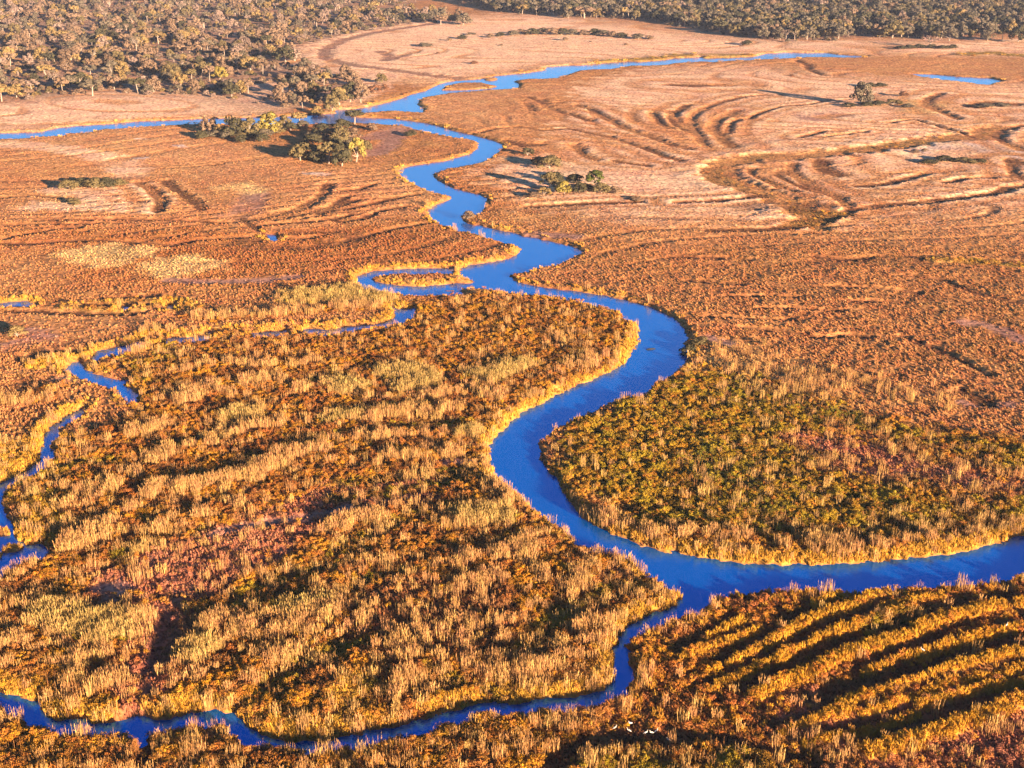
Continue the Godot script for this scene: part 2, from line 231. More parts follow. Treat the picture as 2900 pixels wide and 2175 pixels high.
	stroke("bare", 3, -0.1, [-90.2,-307.6, -81.9,-306.2, -74.1,-306.9, -63.5,-308.3, -57.5,-310.5])
	stroke("bare", 2.5, -0.1, [-94.7,-237.5, -90.4,-236.6])
	stroke("bare", 2.6, 0, [45.1,-262.2, 46.9,-260.1, 49.0,-257.5])
	stroke("bare", 3, 0, [107.0,-273.4, 111.1,-272.3, 114.8,-267.2, 116.2,-260.1])
	stroke("bare", 2.5, 0, [90.8,-224.5, 95.1,-223.3, 99.3,-223.3])
	stroke("bare", 4, 0, [5.9,-355.3, 11.6,-353.5, 18.7,-351.6])
	stroke("swale", 3.5, -0.8, [75,-579, 74,-549, 76,-533, 78,-514, 78,-493])
	stroke("swale", 3.5, -0.9, [128,-628, 116,-623, 101,-603, 90,-584, 83,-566, 79,-545, 79,-525, 78,-503])
	stroke("swale", 5, -0.3, [105,-579, 94,-557, 87,-533, 88,-507, 89,-493])
	stroke("swale", 3, -0.7, [103,-557, 97,-545, 92,-521])
	stroke("swale", 2.5, -0.5, [167,-613, 157,-610, 143,-598, 130,-593, 116,-574, 107,-557])
	stroke("swale", 3, -0.7, [133,-525, 121,-512])
	stroke("swale", 2.5, -0.5, [152,-525, 142,-519, 133,-514])
	stroke("swale", 2.5, -0.4, [166,-545, 180,-555])
	stroke("sand", 17, 0.25, [211,-533, 198,-514, 187,-512, 171,-505, 155,-494, 139,-484, 125,-478, 111,-472, 99,-472, 89,-467, 80,-458, 75,-444, 75,-433, 77,-425, 82.8,-417.5, 87.5,-407.8, 91.6,-396.2, 93.4,-385.2, 93.6,-372.7])
	stroke("wetswale", 9, -0.8, [211,-533, 198,-514, 187,-512, 171,-505, 155,-494, 139,-484, 125,-478, 111,-472, 99,-472, 89,-467, 80,-458, 75,-444, 75,-433, 77,-425, 82.8,-417.5, 87.5,-407.8, 91.6,-396.2, 93.4,-385.2, 93.6,-372.7, 93.3,-366.7])
	stroke("swale", 3, -0.7, [89,-449, 87,-441, 89,-430, 92.8,-417.5, 96.7,-410.2])
	stroke("swale", 4, -0.8, [106,-458, 102,-444, 103,-428, 104.9,-412.6, 108.1,-407.8, 109.6,-400.7, 109.4,-389.5])
	stroke("swale", 2.5, -0.5, [99,-447, 96,-438, 99,-425, 103.3,-410.2])
	stroke("swale", 6, -0.3, [118,-464, 115,-447, 118,-438])
	stroke("swale", 3.5, -1, [131.2,-394.4, 143.4,-399.6, 155.7,-404.2, 165.9,-410.2, 173.1,-417.5, 178.6,-420.0])
	stroke("swale", 3, -0.6, [121.1,-420.0, 131,-423, 143,-433, 151,-441])
	stroke("swale", 2.5, -0.5, [152,-425, 162,-432, 173,-434])
	stroke("swale", 3, -0.6, [109.3,-385.2, 116.7,-389.5, 125.8,-393.9, 131.2,-394.4])
	stroke("swale", 4, -0.7, [203,-483, 202,-496, 203,-514, 212,-529, 226,-541])
	stroke("swale", 2.5, -0.5, [182,-553, 187,-537, 191,-525, 194,-510])
	stroke("swale", 4.5, -0.7, [218,-631, 208,-618, 200,-598, 201,-579, 202,-557])
	stroke("swale", 4, -0.6, [174,-766, 176,-747, 172,-719, 175,-699])
	stroke("swale", 3.5, -0.6, [191,-467, 182,-438, 183,-430])
	stroke("swale", 5, -0.5, [191,-464, 193,-458])
	stroke("swale", 3, -0.8, [109.3,-385.2, 104.2,-378.9, 95.2,-368.7, 90.4,-364.8, 77.4,-360.9, 60.1,-359.0])
	stroke("swale", 3, -0.6, [54.7,-396.2, 65.9,-397.3, 74.4,-400.7, 84.4,-405.4])
	stroke("swale", 8, -0.3, [85,-662, 97,-659, 113,-662])
	stroke("swale", 8, -0.3, [221,-593, 233,-603, 242,-598])
	stroke("wetswale", 6, -0.5, [92.4,-385.2, 99.1,-380.9, 104.2,-380.9, 94.2,-370.7, 87.4,-366.7])
	stroke("swale", 4, -0.8, [31,-598, 37,-584, 43,-557, 48,-537, 57,-514, 65,-496, 70,-486])
	stroke("swale", 4, -0.7, [15,-613, 17,-588, 21,-579, 29,-566, 35,-553])
	stroke("swale", 3.5, -0.6, [7,-603, 10,-579])
	stroke("swale", 3.5, -0.7, [41,-514, 47,-500, 54,-486, 59,-473, 64,-464])
	stroke("swale", 3.5, -0.7, [65,-574, 66,-545, 69,-533])
	stroke("swale", 3.5, -0.8, [85,-598, 76,-574, 72,-561, 72,-541, 76,-525])
	stroke("swale", 3, -0.5, [-15,-521, -7,-533, 3,-537, 13,-528, 24,-533, 34,-521, 41,-514])
	stroke("swale", 2.5, -0.6, [4.9,-389.5, 15.4,-392.2, 26.0,-395.1, 42.0,-396.6])
	stroke("swale", 4, -0.6, [25,-496, 28,-476, 32,-467])
	stroke("swale", 3, -0.5, [39,-464, 45,-458, 51,-455])
	stroke("swale", 3, -0.6, [8,-623, 15,-603, 24,-603])
	stroke("swale", 6, -0.4, [-2,-503, 5,-493, 11,-496])
	stroke("swale", 2.2, -0.6, [-151.2,-349.8, -146.5,-353.5, -138.6,-360.9, -131.9,-362.9])
	stroke("swale", 2.2, -0.6, [-149.1,-344.5, -137.5,-344.5, -127.1,-348.0, -112.5,-346.3, -99.6,-341.9, -91.9,-348.0, -74.1,-353.5, -69.7,-349.8, -61.6,-349.8, -55.1,-353.5])
	stroke("swale", 3, -0.9, [-65,-423, -63.8,-407.8, -65.8,-396.2, -69.8,-385.2, -76.4,-378.9, -81.3,-372.7])
	stroke("swale", 2.5, -0.7, [-52.8,-398.5, -57.6,-389.5, -66.6,-380.9, -74.3,-372.7])
	stroke("swale", 2.5, -0.6, [-56.1,-403.1, -57.9,-392.8, -61.2,-378.9, -65.6,-374.7])
	stroke("swale", 2.5, -0.6, [-50.4,-378.9, -60.0,-370.7, -74.2,-366.7])
	stroke("swale", 3, -0.7, [-132,-425, -123.1,-412.6, -116.0,-396.2, -113.5,-383.1])
	stroke("swale", 2, -0.5, [-132.0,-395.1, -121.1,-397.3])
	stroke("swale", 3, -0.5, [-123,-428, -116.1,-415.0, -107.1,-400.7, -100.7,-387.3])
	stroke("swale", 2, -0.5, [-171.5,-401.9, -162.1,-405.4, -153.2,-403.1])
	stroke("swale", 2, -0.4, [-130,-449, -120,-452, -109,-458])
	stroke("swale", 1.8, -0.5, [-84.7,-374.7, -81.1,-366.7, -75.3,-357.2, -71.1,-349.8])
	stroke("swale", 2, -0.4, [-149.4,-370.7, -137.7,-372.7, -115.2,-372.7, -89.4,-368.7])
	stroke("swale", 2, -0.4, [-157.1,-364.8, -143.1,-366.7, -128.6,-367.7])
	stroke("swale", 2.2, -0.6, [-35.7,-389.5, -41.5,-385.2, -47.7,-372.7, -54.8,-369.7])
	stroke("swale", 2.2, -0.6, [-26.0,-368.7, -34.4,-362.9, -40.9,-355.3, -49.1,-348.0])
	stroke("swale", 2.2, -0.5, [-48,-423, -52.7,-415.0, -58.9,-412.6])
	stroke("swale", 2.2, -0.5, [-31.8,-407.8, -40.3,-400.7, -49.7,-389.5, -56.9,-385.2])
	stroke("swale", 2, -0.5, [44.5,-329.6, 60.1,-329.6, 65.5,-327.2])
	stroke("swale", 2, -0.6, [85.1,-331.2, 91.3,-327.2, 100.3,-329.6])
	stroke("olivegrass", 3, 0.2, [117.2,-326.4, 127.7,-324.8, 140.0,-320.9])
	stroke("swale", 1.6, -0.5, [115.6,-328.3, 128.9,-328.3, 141.8,-325.6])
	stroke("swale", 1.5, -0.4, [54.4,-294.5, 64.5,-294.5, 72.3,-293.2])
	stroke("swale", 1.5, -0.4, [60.9,-284.2, 70.3,-284.2, 81.5,-281.8])
	stroke("swale", 1.8, -0.6, [105.5,-312.6, 113.5,-308.3, 118.0,-297.2, 127.1,-288.0])
	stroke("swale", 1.8, -0.6, [89.9,-263.3, 95.6,-253.9, 98.5,-246.9, 101.0,-239.3])
	stroke("swale", 1.5, -0.5, [46.1,-308.3, 54.2,-306.2, 60.1,-304.0])
	stroke("swale", 1.5, -0.5, [71.3,-263.3, 79.0,-265.0, 82.2,-263.3])
	stroke("swale", 1.5, -0.4, [83.7,-290.6, 95.3,-289.3, 104.8,-281.8])
	stroke("swale", 1.5, -0.4, [54.1,-270.0, 63.0,-267.7, 69.4,-263.3])
	stroke("swale", 1.5, -0.4, [47.9,-278.2, 57.0,-275.8, 66.4,-275.2])
	stroke("swale", 1.6, -0.5, [82.6,-302.6, 94.5,-300.6, 103.7,-297.2])
	stroke("swale", 3, -0.6, [92.2,-230.4, 93.6,-227.9, 94.9,-225.3])
	stroke("olivegrass", 3, 0.3, [-110.4,-285.5, -103.3,-288.0, -95.8,-289.3, -89.5,-288.0, -92.0,-283.0, -97.5,-281.8, -103.3,-283.0])
	stroke("olivegrass", 3, 0.3, [-88.2,-290.6, -81.9,-289.3, -78.2,-285.5, -82.6,-284.2])
	stroke("swale", 2, -0.7, [-101.6,-292.5, -93.3,-294.5, -87.2,-294.5])
	stroke("swale", 2, -0.7, [-105.5,-287.4, -99.0,-286.8, -90.7,-288.0])
	stroke("swale", 2, -0.6, [-125.2,-283.0, -113.0,-281.8, -101.0,-280.6, -89.5,-281.2])
	stroke("swale", 3, -0.6, [-107.0,-249.8, -104.6,-252.8, -101.2,-253.3, -96.6,-253.3])
	stroke("yellow", 3, 0.2, [-102.8,-245.0, -101.0,-247.9, -98.6,-250.8, -96.1,-251.8])
	stroke("reed", 4.5, 0.1, [-67.9,-224.5, -62.0,-229.6, -56.4,-233.9, -50.1,-235.7])
	stroke("reed", 3.5, 0.1, [-77.9,-278.2, -70.8,-275.8, -65.4,-277.0, -57.9,-278.2, -50.6,-280.6, -43.2,-283.0])
	stroke("greyreed", 9, 0.1, [-54.4,-291.9, -48.6,-293.2, -40.4,-295.8, -44.4,-291.9, -38.6,-294.5, -34.1,-289.3])
	stroke("reed", 3, 0.1, [-43.3,-284.2, -37.3,-283.0, -31.7,-285.5])
	stroke("reed", 3, 0.1, [-52.5,-207.5, -48.7,-211.2, -44.5,-213.5])
	stroke("reed", 4, 0.1, [-60.3,-184.7, -54.8,-186.4, -49.0,-185.2])
	stroke("reed", 3, 0.1, [-50.9,-187.7, -46.1,-190.7, -42.7,-195.2])
	stroke("greyreed", 4, 0.1, [-34.7,-215.0, -30.7,-215.7, -34.1,-215.7, -31.1,-216.5])
	stroke("greyreed", 4.5, 0.1, [-54.8,-217.3, -53.1,-218.1, -51.0,-218.1])
	stroke("reed", 3, 0.1, [-44.9,-230.4, -41.4,-233.0, -37.8,-233.0])
	stroke("greyreed", 4, 0.1, [-36.4,-234.8, -32.8,-233.0, -34.5,-230.4, -31.4,-232.2])
	stroke("greyreed", 6, 0.1, [-25.5,-239.3, -21.3,-242.1, -18.2,-235.7, -20.9,-232.2])
	stroke("reed", 3.5, 0.1, [-28.1,-226.2, -24.2,-225.3, -19.5,-227.0, -13.1,-228.3])
	stroke("reed", 4, 0.1, [-7.7,-230.4, -2.4,-226.2])
	stroke("greyreed", 4.5, 0.1, [-7.6,-238.4, -3.5,-236.6, -0.9,-242.1, 3.2,-245.0])
	stroke("reed", 3.5, 0.1, [-33.6,-212.0, -29.2,-213.5, -25.0,-217.3, -17.5,-221.3, -11.5,-219.7])
	stroke("reed", 3, 0.1, [-21.8,-199.2, -17.5,-199.2, -10.0,-200.5])
	stroke("greyreed", 3, 0.1, [-9.8,-209.0, -6.5,-209.4])
	stroke("reed", 3, 0.1, [-27.6,-206.8, -21.1,-208.3, -13.9,-208.3])
	stroke("reed", 4, 0.1, [10.7,-241.2, 15.3,-245.0, 19.0,-248.8, 21.5,-249.8])
	stroke("reed", 2.6, 0.1, [-0.2,-181.1, -1.8,-184.1, -2.6,-187.7])
	stroke("reed", 2.5, 0.1, [-87.6,-252.8, -83.6,-253.9, -82.1,-254.9])
	stroke("reed", 3, 0.1, [-85.1,-265.5, -81.7,-266.6, -78.5,-265.5])
	stroke("reed", 3, 0.1, [-97.5,-228.7, -92.2,-232.2])
	stroke("reed", 3, 0.1, [-102.7,-225.3, -96.3,-225.3, -92.0,-227.0])
	stroke("reed", 4, 0.1, [-74.6,-206.8, -70.8,-209.0, -67.3,-212.7])
	stroke("reed", 4, 0.1, [-76.0,-187.1, -72.8,-188.3, -68.6,-187.1, -65.5,-190.7])
	stroke("reed", 3.5, 0.1, [-74.4,-180.0, -74.1,-179.2, -70.1,-179.8])
	stroke("reed", 3.5, 0.1, [-63.3,-197.8, -60.2,-202.6, -56.1,-204.0])
	stroke("reed", 3.5, 0.1, [-44.6,-190.1, -40.7,-199.9, -35.0,-200.5])
	stroke("reed", 3, 0.1, [-39.1,-208.3, -32.9,-206.1])
	stroke("reed", 3, 0.1, [-71.3,-240.3, -65.2,-243.1, -58.7,-245.0])
	stroke("reed", 3, 0.1, [-54.7,-242.1, -48.4,-245.0, -41.7,-245.9])
	stroke("reed", 3.2, 0.1, [-62.4,-177.0, -64.2,-172.7, -66.5,-168.8, -69.3,-165.0])
	stroke("reed", 3.5, 0.1, [-52.2,-173.7, -49.1,-177.0, -46.4,-179.2])
	stroke("greyreed", 3, 0.1, [-59.5,-163.5, -56.9,-165.0, -54.8,-165.5])
	stroke("reed", 3, 0.1, [-55.2,-170.6, -53.0,-171.1])
	stroke("greyreed", 3.5, 0.1, [-43.2,-136.6, -41.5,-139.2])
	stroke("greyreed", 4, 0.1, [-31.8,-147.8, -29.7,-148.7, -27.2,-149.1])
	stroke("greyreed", 6, 0.1, [-64.4,-146.2, -60.5,-144.6, -56.3,-143.0, -51.9,-143.0])
	stroke("reed", 4, 0.1, [-76.0,-154.7, -74.3,-158.8, -72.8,-161.1, -71.4,-162.6])
	stroke("reed", 3, 0.1, [-73.7,-167.0, -68.4,-166.0])
	stroke("reed", 4, 0.1, [-36.1,-142.2, -33.3,-143.8, -29.1,-145.4, -24.9,-147.0])
	stroke("reed", 4, 0.1, [-42.3,-144.6, -38.4,-147.0])
	stroke("reed", 3, 0.1, [-32.8,-135.5, -30.0,-137.3])
	stroke("reed", 4, 0.1, [-66.9,-139.2, -62.4,-135.5, -59.8,-137.3, -56.0,-135.5])
	stroke("reed", 3, 0.1, [-51.8,-132.0, -48.2,-130.3])
	stroke("reed", 4, 0.1, [-45.8,-132.7, -41.5,-132.0, -37.9,-129.9, -34.0,-130.9])
	stroke("greyreed", 4.5, 0.1, [-7.4,-174.8, -4.6,-175.6, -1.7,-175.3])
	stroke("reed", 4, 0.1, [-10.3,-160.2, -5.0,-162.3, -0.1,-163.5, 4.8,-167.5, 8.7,-170.6])
	stroke("reed", 4, 0.1, [-4.2,-156.0, -0.1,-158.3, 4.6,-156.9, 8.8,-156.5])
	stroke("reed", 3.5, 0.1, [8.8,-160.2, 12.0,-161.6, 16.0,-163.5, 19.3,-161.6])
	stroke("reed", 4, 0.1, [-1.0,-134.8, 3.0,-134.1, 6.2,-135.1, 9.6,-139.9, 11.3,-143.0])
	stroke("reed", 3, 0.1, [6.0,-141.1, 8.7,-143.4])
	stroke("reed", 3, 0.1, [-28.3,-172.7, -23.4,-174.8, -18.5,-177.5])
	stroke("reed", 3, 0.1, [-19.2,-146.2, -15.4,-141.8])
	stroke("reed", 4, 0.1, [-19.8,-138.1, -15.1,-138.1, -10.3,-136.6, -6.5,-136.9])
	stroke("reed", 4, 0.1, [-18.5,-130.3, -14.5,-130.9, -12.3,-128.6])
	stroke("reed", 3, 0.1, [-5.0,-134.8, -2.2,-132.3, 0.9,-133.7])
	stroke("yellow", 2.2, 0.1, [24.0,-151.2, 21.6,-149.9, 19.1,-148.3, 16.7,-146.2, 14.4,-143.8, 13.4,-141.1, 12.6,-139.2, 12.8,-136.9])
	stroke("yellow", 2, 0.1, [12.8,-133.7, 11.8,-131.3, 10.1,-129.9, 7.0,-128.9, 3.5,-128.6])
	stroke("yellow", 2, 0.1, [2.9,-128.3, -0.1,-127.8, -2.9,-127.9, -6.1,-127.3, -8.1,-125.6])
	stroke("reed", 1.6, 0.1, [-10.0,-124.4, -13.8,-123.1, -17.6,-122.2, -21.3,-120.7])
	stroke("yellow", 2.5, 0.1, [-25.1,-122.2, -27.2,-121.3, -29.0,-122.2])
	stroke("yellow", 2.5, 0.1, [-22.6,-126.9, -21.5,-129.2, -20.7,-131.3])
	stroke("yellow", 1.8, 0.1, [-52.1,-124.1, -49.3,-123.7, -46.9,-124.4])
	stroke("yellow", 2, 0.1, [-45.1,-125.0, -43.1,-126.3, -41.2,-127.6])
	stroke("reed", 1.6, 0.1, [-40.0,-126.0, -36.9,-125.6, -35.0,-126.0])
	stroke("yellow", 1.6, 0.1, [-59.2,-125.6, -56.6,-125.0])
	stroke("yellow", 1.6, 0.1, [-65.6,-130.3, -63.2,-129.2, -60.9,-128.6])
	stroke("yellow", 3, 0.1, [-78.4,-171.6, -76.4,-171.1, -76.7,-175.3, -76.6,-178.7, -78.0,-181.1])
	stroke("yellow", 3, 0.1, [-93.5,-203.3, -90.5,-198.5, -88.8,-192.0])
	stroke("yellow", 2.2, 0.1, [-87.5,-221.3, -88.7,-215.7, -88.7,-211.2, -88.8,-208.3, -86.8,-202.6, -85.9,-198.5])
	stroke("yellow", 2.5, 0.1, [29.9,-272.3, 27.8,-265.5, 27.6,-259.0, 25.2,-252.8])
	stroke("yellow", 1.7, 0.1, [25.8,-250.8, 22.5,-245.0, 18.7,-239.3, 15.1,-235.7])
	stroke("yellow", 1.5, 0.1, [14.4,-234.8, 9.6,-230.4, 5.6,-224.5, 2.6,-221.3, -0.8,-215.7, -3.2,-209.0, -4.6,-204.7])
	stroke("yellow", 2.5, 0.1, [24.8,-167.0, 29.4,-164.5, 34.1,-163.0, 38.9,-162.6])
	stroke("yellow", 3, 0.1, [39.0,-163.0, 43.8,-162.6, 48.8,-163.0, 53.8,-163.5, 61.4,-164.5, 66.7,-165.5, 72.1,-167.0, 78.3,-170.0, 81.9,-172.1])
	stroke("reed", 3, 0.1, [25.4,-171.6, 30.4,-171.1, 33.9,-169.5, 37.5,-168.5])
	stroke("reed", 3, 0.1, [42.3,-167.5, 46.3,-168.5, 49.7,-167.0])
	stroke("reed", 3, 0.1, [57.2,-167.0, 65.3,-169.0])
	stroke("reed", 3, 0.1, [11.9,-177.0, 14.9,-175.9, 17.3,-172.7, 20.1,-170.6, 25.0,-169.0])
	stroke("olive", 4.5, -0.4, [39.8,-172.7, 45.7,-171.6, 50.6,-170.6, 55.9,-171.6, 64.2,-173.7, 72.3,-174.8, 77.5,-174.8])
	stroke("olive", 3.5, -0.3, [3.1,-139.9, 4.9,-143.8, 7.1,-147.8, 11.4,-151.2, 16.3,-154.7])
	stroke("olive", 3, -0.5, [-39.5,-150.3, -37.6,-154.7, -34.7,-157.9, -30.1,-159.2, -24.6,-165.0])
	stroke("olive", 1.6, -0.3, [-61.9,-157.4, -59.9,-162.6, -57.5,-167.0, -53.3,-170.0, -48.7,-172.1])
	stroke("olive", 2.5, -0.5, [-30.4,-188.3, -23.7,-189.5, -16.9,-191.4, -8.6,-193.3, -5.8,-193.9])
	stroke("olive", 2.5, -0.5, [-29.7,-182.6, -21.8,-184.7, -13.9,-187.7, -7.9,-190.1])
	stroke("olive", 2.5, -0.4, [-27.6,-167.0, -24.1,-169.5, -18.2,-173.7, -16.4,-177.0])
	stroke("olive", 2.5, -0.4, [-25.6,-152.5, -22.4,-155.1, -19.3,-158.8, -17.0,-159.7])
	stroke("olive", 3, -0.4, [-30.8,-130.3, -28.4,-134.4, -25.6,-136.6, -21.5,-139.9])
	stroke("olive", 3, -0.3, [-21.6,-122.8, -19.0,-125.6, -18.4,-129.2])
	stroke("olive", 3, -0.4, [-1.1,-130.3, 1.9,-129.9, 4.0,-130.9])
	stroke("olive", 3, -0.4, [-11.5,-128.9, -8.4,-131.6, -9.7,-133.4])
	stroke("olive", 2, -0.4, [-55.5,-212.0, -52.3,-214.2])
	stroke("olive", 2, -0.4, [-41.1,-207.5, -36.0,-207.5, -30.1,-210.5])
	stroke("olive", 2.5, -0.4, [-62.2,-204.7, -58.2,-206.8, -53.9,-207.5])
	stroke("olive", 2.5, -0.4, [-79.4,-194.6, -77.2,-196.5, -72.9,-196.5])
	stroke("olive", 3, -0.4, [-39.0,-239.3, -35.8,-240.3, -43.4,-234.8])
	stroke("olive", 2.5, -0.4, [-31.6,-220.5, -25.5,-222.1, -19.9,-222.9])
	stroke("olive", 2.5, -0.4, [-24.5,-212.0, -18.5,-212.7, -7.8,-214.2])
	stroke("tussock", 9, 0.1, [-15.2,-152.9, -10.5,-151.2, -5.8,-147.0, -8.9,-142.2, -12.4,-145.0, -11.4,-147.8])
	stroke("tussock", 5, 0.1, [-22.9,-145.4, -20.2,-145.4, -17.5,-150.3])
	stroke("redtuft", 8, 0.25, [-37.4,-173.2, -41.9,-170.0, -46.3,-167.0, -50.3,-163.0, -54.0,-158.8, -57.1,-155.6])
	stroke("redtuft", 5, 0.15, [-48.2,-150.3, -48.8,-144.6, -48.6,-139.9, -48.0,-135.5, -47.5,-131.3, -46.4,-126.9])
	stroke("bare", 1.6, -0.1, [-47.0,-170.3, -43.7,-172.4, -38.8,-174.0, -33.9,-175.6])
	stroke("bare", 2.2, -0.1, [-60.1,-153.8, -58.7,-154.5, -56.8,-153.6])
	stroke("mudrust", 1.3, -0.15, [-48.4,-147.4, -48.3,-143.0, -47.9,-138.1, -47.2,-132.7])
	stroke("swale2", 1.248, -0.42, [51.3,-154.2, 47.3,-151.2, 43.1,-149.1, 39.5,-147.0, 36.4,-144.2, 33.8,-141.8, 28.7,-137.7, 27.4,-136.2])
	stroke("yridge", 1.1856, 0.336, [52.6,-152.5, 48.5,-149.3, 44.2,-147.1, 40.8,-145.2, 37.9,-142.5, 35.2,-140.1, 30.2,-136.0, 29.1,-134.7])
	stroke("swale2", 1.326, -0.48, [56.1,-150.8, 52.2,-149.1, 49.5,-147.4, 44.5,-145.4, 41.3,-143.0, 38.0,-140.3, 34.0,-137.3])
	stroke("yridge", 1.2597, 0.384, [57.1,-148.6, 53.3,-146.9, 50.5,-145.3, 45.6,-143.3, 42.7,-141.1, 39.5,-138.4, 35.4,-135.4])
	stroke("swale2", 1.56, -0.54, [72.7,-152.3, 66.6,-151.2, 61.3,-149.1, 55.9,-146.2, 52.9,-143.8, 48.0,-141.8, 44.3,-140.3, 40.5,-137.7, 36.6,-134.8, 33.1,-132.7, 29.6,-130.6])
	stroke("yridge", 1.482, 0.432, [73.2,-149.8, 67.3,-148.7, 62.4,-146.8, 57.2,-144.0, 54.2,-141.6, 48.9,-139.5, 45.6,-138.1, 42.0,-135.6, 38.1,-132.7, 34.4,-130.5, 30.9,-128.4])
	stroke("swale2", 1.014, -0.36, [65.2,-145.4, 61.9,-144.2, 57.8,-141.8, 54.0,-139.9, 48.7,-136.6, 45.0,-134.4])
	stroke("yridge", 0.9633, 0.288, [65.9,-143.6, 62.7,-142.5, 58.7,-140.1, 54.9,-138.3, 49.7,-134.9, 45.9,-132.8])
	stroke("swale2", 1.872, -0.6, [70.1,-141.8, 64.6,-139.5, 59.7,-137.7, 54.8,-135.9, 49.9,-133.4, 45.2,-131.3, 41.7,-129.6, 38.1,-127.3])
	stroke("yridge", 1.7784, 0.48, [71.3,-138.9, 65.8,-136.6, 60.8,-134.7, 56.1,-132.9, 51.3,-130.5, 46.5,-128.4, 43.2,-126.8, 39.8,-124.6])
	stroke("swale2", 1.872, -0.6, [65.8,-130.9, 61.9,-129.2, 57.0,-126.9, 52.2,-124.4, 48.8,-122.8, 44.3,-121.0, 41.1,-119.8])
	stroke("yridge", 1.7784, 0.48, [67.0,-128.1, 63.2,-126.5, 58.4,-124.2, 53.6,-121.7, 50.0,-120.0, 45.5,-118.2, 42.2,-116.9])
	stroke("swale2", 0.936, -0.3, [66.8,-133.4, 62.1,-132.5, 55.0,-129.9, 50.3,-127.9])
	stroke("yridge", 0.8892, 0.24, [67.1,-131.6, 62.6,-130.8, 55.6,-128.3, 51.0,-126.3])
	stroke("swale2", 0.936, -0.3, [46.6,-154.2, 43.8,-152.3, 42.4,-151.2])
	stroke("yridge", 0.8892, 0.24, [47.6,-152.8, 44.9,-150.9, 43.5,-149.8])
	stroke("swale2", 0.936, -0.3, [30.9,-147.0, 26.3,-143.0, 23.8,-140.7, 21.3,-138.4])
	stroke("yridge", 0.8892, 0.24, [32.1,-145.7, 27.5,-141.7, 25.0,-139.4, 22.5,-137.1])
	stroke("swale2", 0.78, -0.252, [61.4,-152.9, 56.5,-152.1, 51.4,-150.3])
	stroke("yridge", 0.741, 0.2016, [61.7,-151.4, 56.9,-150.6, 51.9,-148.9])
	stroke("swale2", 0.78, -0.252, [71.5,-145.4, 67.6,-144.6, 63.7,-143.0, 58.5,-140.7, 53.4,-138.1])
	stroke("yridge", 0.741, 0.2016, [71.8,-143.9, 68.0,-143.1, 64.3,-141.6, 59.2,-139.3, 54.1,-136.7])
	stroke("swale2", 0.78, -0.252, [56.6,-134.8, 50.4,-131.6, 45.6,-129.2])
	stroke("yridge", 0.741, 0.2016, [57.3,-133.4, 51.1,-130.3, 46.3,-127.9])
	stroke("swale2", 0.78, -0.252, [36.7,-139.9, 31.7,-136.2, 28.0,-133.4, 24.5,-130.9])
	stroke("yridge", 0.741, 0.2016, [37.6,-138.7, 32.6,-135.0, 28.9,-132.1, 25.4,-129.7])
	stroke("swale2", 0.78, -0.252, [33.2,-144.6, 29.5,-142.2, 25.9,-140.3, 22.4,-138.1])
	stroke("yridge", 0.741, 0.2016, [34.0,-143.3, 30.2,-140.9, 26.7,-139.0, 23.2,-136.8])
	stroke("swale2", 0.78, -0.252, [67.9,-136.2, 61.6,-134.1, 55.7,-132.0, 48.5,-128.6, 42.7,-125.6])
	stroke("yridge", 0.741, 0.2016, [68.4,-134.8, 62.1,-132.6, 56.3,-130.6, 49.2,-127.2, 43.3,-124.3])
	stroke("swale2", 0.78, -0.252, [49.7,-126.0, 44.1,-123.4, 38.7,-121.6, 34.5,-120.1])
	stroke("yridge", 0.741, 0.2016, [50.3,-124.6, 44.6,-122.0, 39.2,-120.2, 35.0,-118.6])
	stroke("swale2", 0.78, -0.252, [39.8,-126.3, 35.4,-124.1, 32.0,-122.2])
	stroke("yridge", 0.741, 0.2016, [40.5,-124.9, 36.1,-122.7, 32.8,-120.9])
	stroke("olive", 2, 0, [49.6,-143.8, 53.5,-145.8, 57.6,-147.4])
	stroke("swale2", 1.6, -0.5, [28.2,-151.2, 30.7,-152.5, 34.2,-152.5, 36.1,-152.9])
	stroke("swale2", 0.8, -0.4, [72.4,-156.9, 72.7,-154.7, 72.7,-153.4])
	stroke("swale2", 0.8, -0.4, [70.9,-150.3, 72.0,-146.6])
	stroke("swale2", 1.8, -0.6, [12.7,-123.7, 14.4,-121.6, 17.3,-121.0, 20.2,-121.0, 21.1,-120.7, 24.9,-120.1, 28.6,-119.2, 31.2,-118.0, 33.7,-116.6, 35.3,-115.2])
	stroke("swale2", 2.5, -0.4, [5.5,-116.3, 9.4,-119.2, 14.3,-120.4, 19.1,-120.4])
	stroke("swale2", 1, -0.6, [-44.1,-119.8, -43.6,-117.4, -42.6,-114.6])
	forest("left", [-544,-1220, -574,-1290, -75,-1290, -99,-1148, -148,-1178, -161,-1209, -145,-1148, -83,-1110, -37,-1041, -75,-995, -112,-939, -127,-894, -143,-849, -134,-776, -107,-706, -76,-670, -80,-641, -91,-615, -92,-587, -112,-590, -144,-612, -162,-630, -188,-624, -215,-634, -231,-614, -275,-598])
	forest("right", [-71,-1290, -45,-1178, -2,-1075, 55,-1041, 110,-1025, 138,-952, 162,-894, 189,-865, 219,-871, 246,-901, 273,-880, 327,-894, 424,-945, 573,-1290])
	clearing([-143,-658, -129,-670, -113,-650, -111,-624, -128,-626])
	clearing([-248,-722, -240,-726, -230,-703, -236,-693])
	pass


# ------------------------------------------------------------------ the grid of the ground
func row_d(j: int) -> float: return D0 * exp(K * j)
func half_w(d: float) -> float: return 0.44 * d + 20.0
func row_of(d: float) -> float: return log(maxf(d, 1.0) / D0) / K
func grid_at(x: float, d: float) -> int:
	var j := clampi(roundi(row_of(d)), 0, ROWS - 1)
	var i := clampi(roundi((x / half_w(row_d(j)) + 1.0) * 0.5 * (COLS - 1)), 0, COLS - 1)
	return j * COLS + i


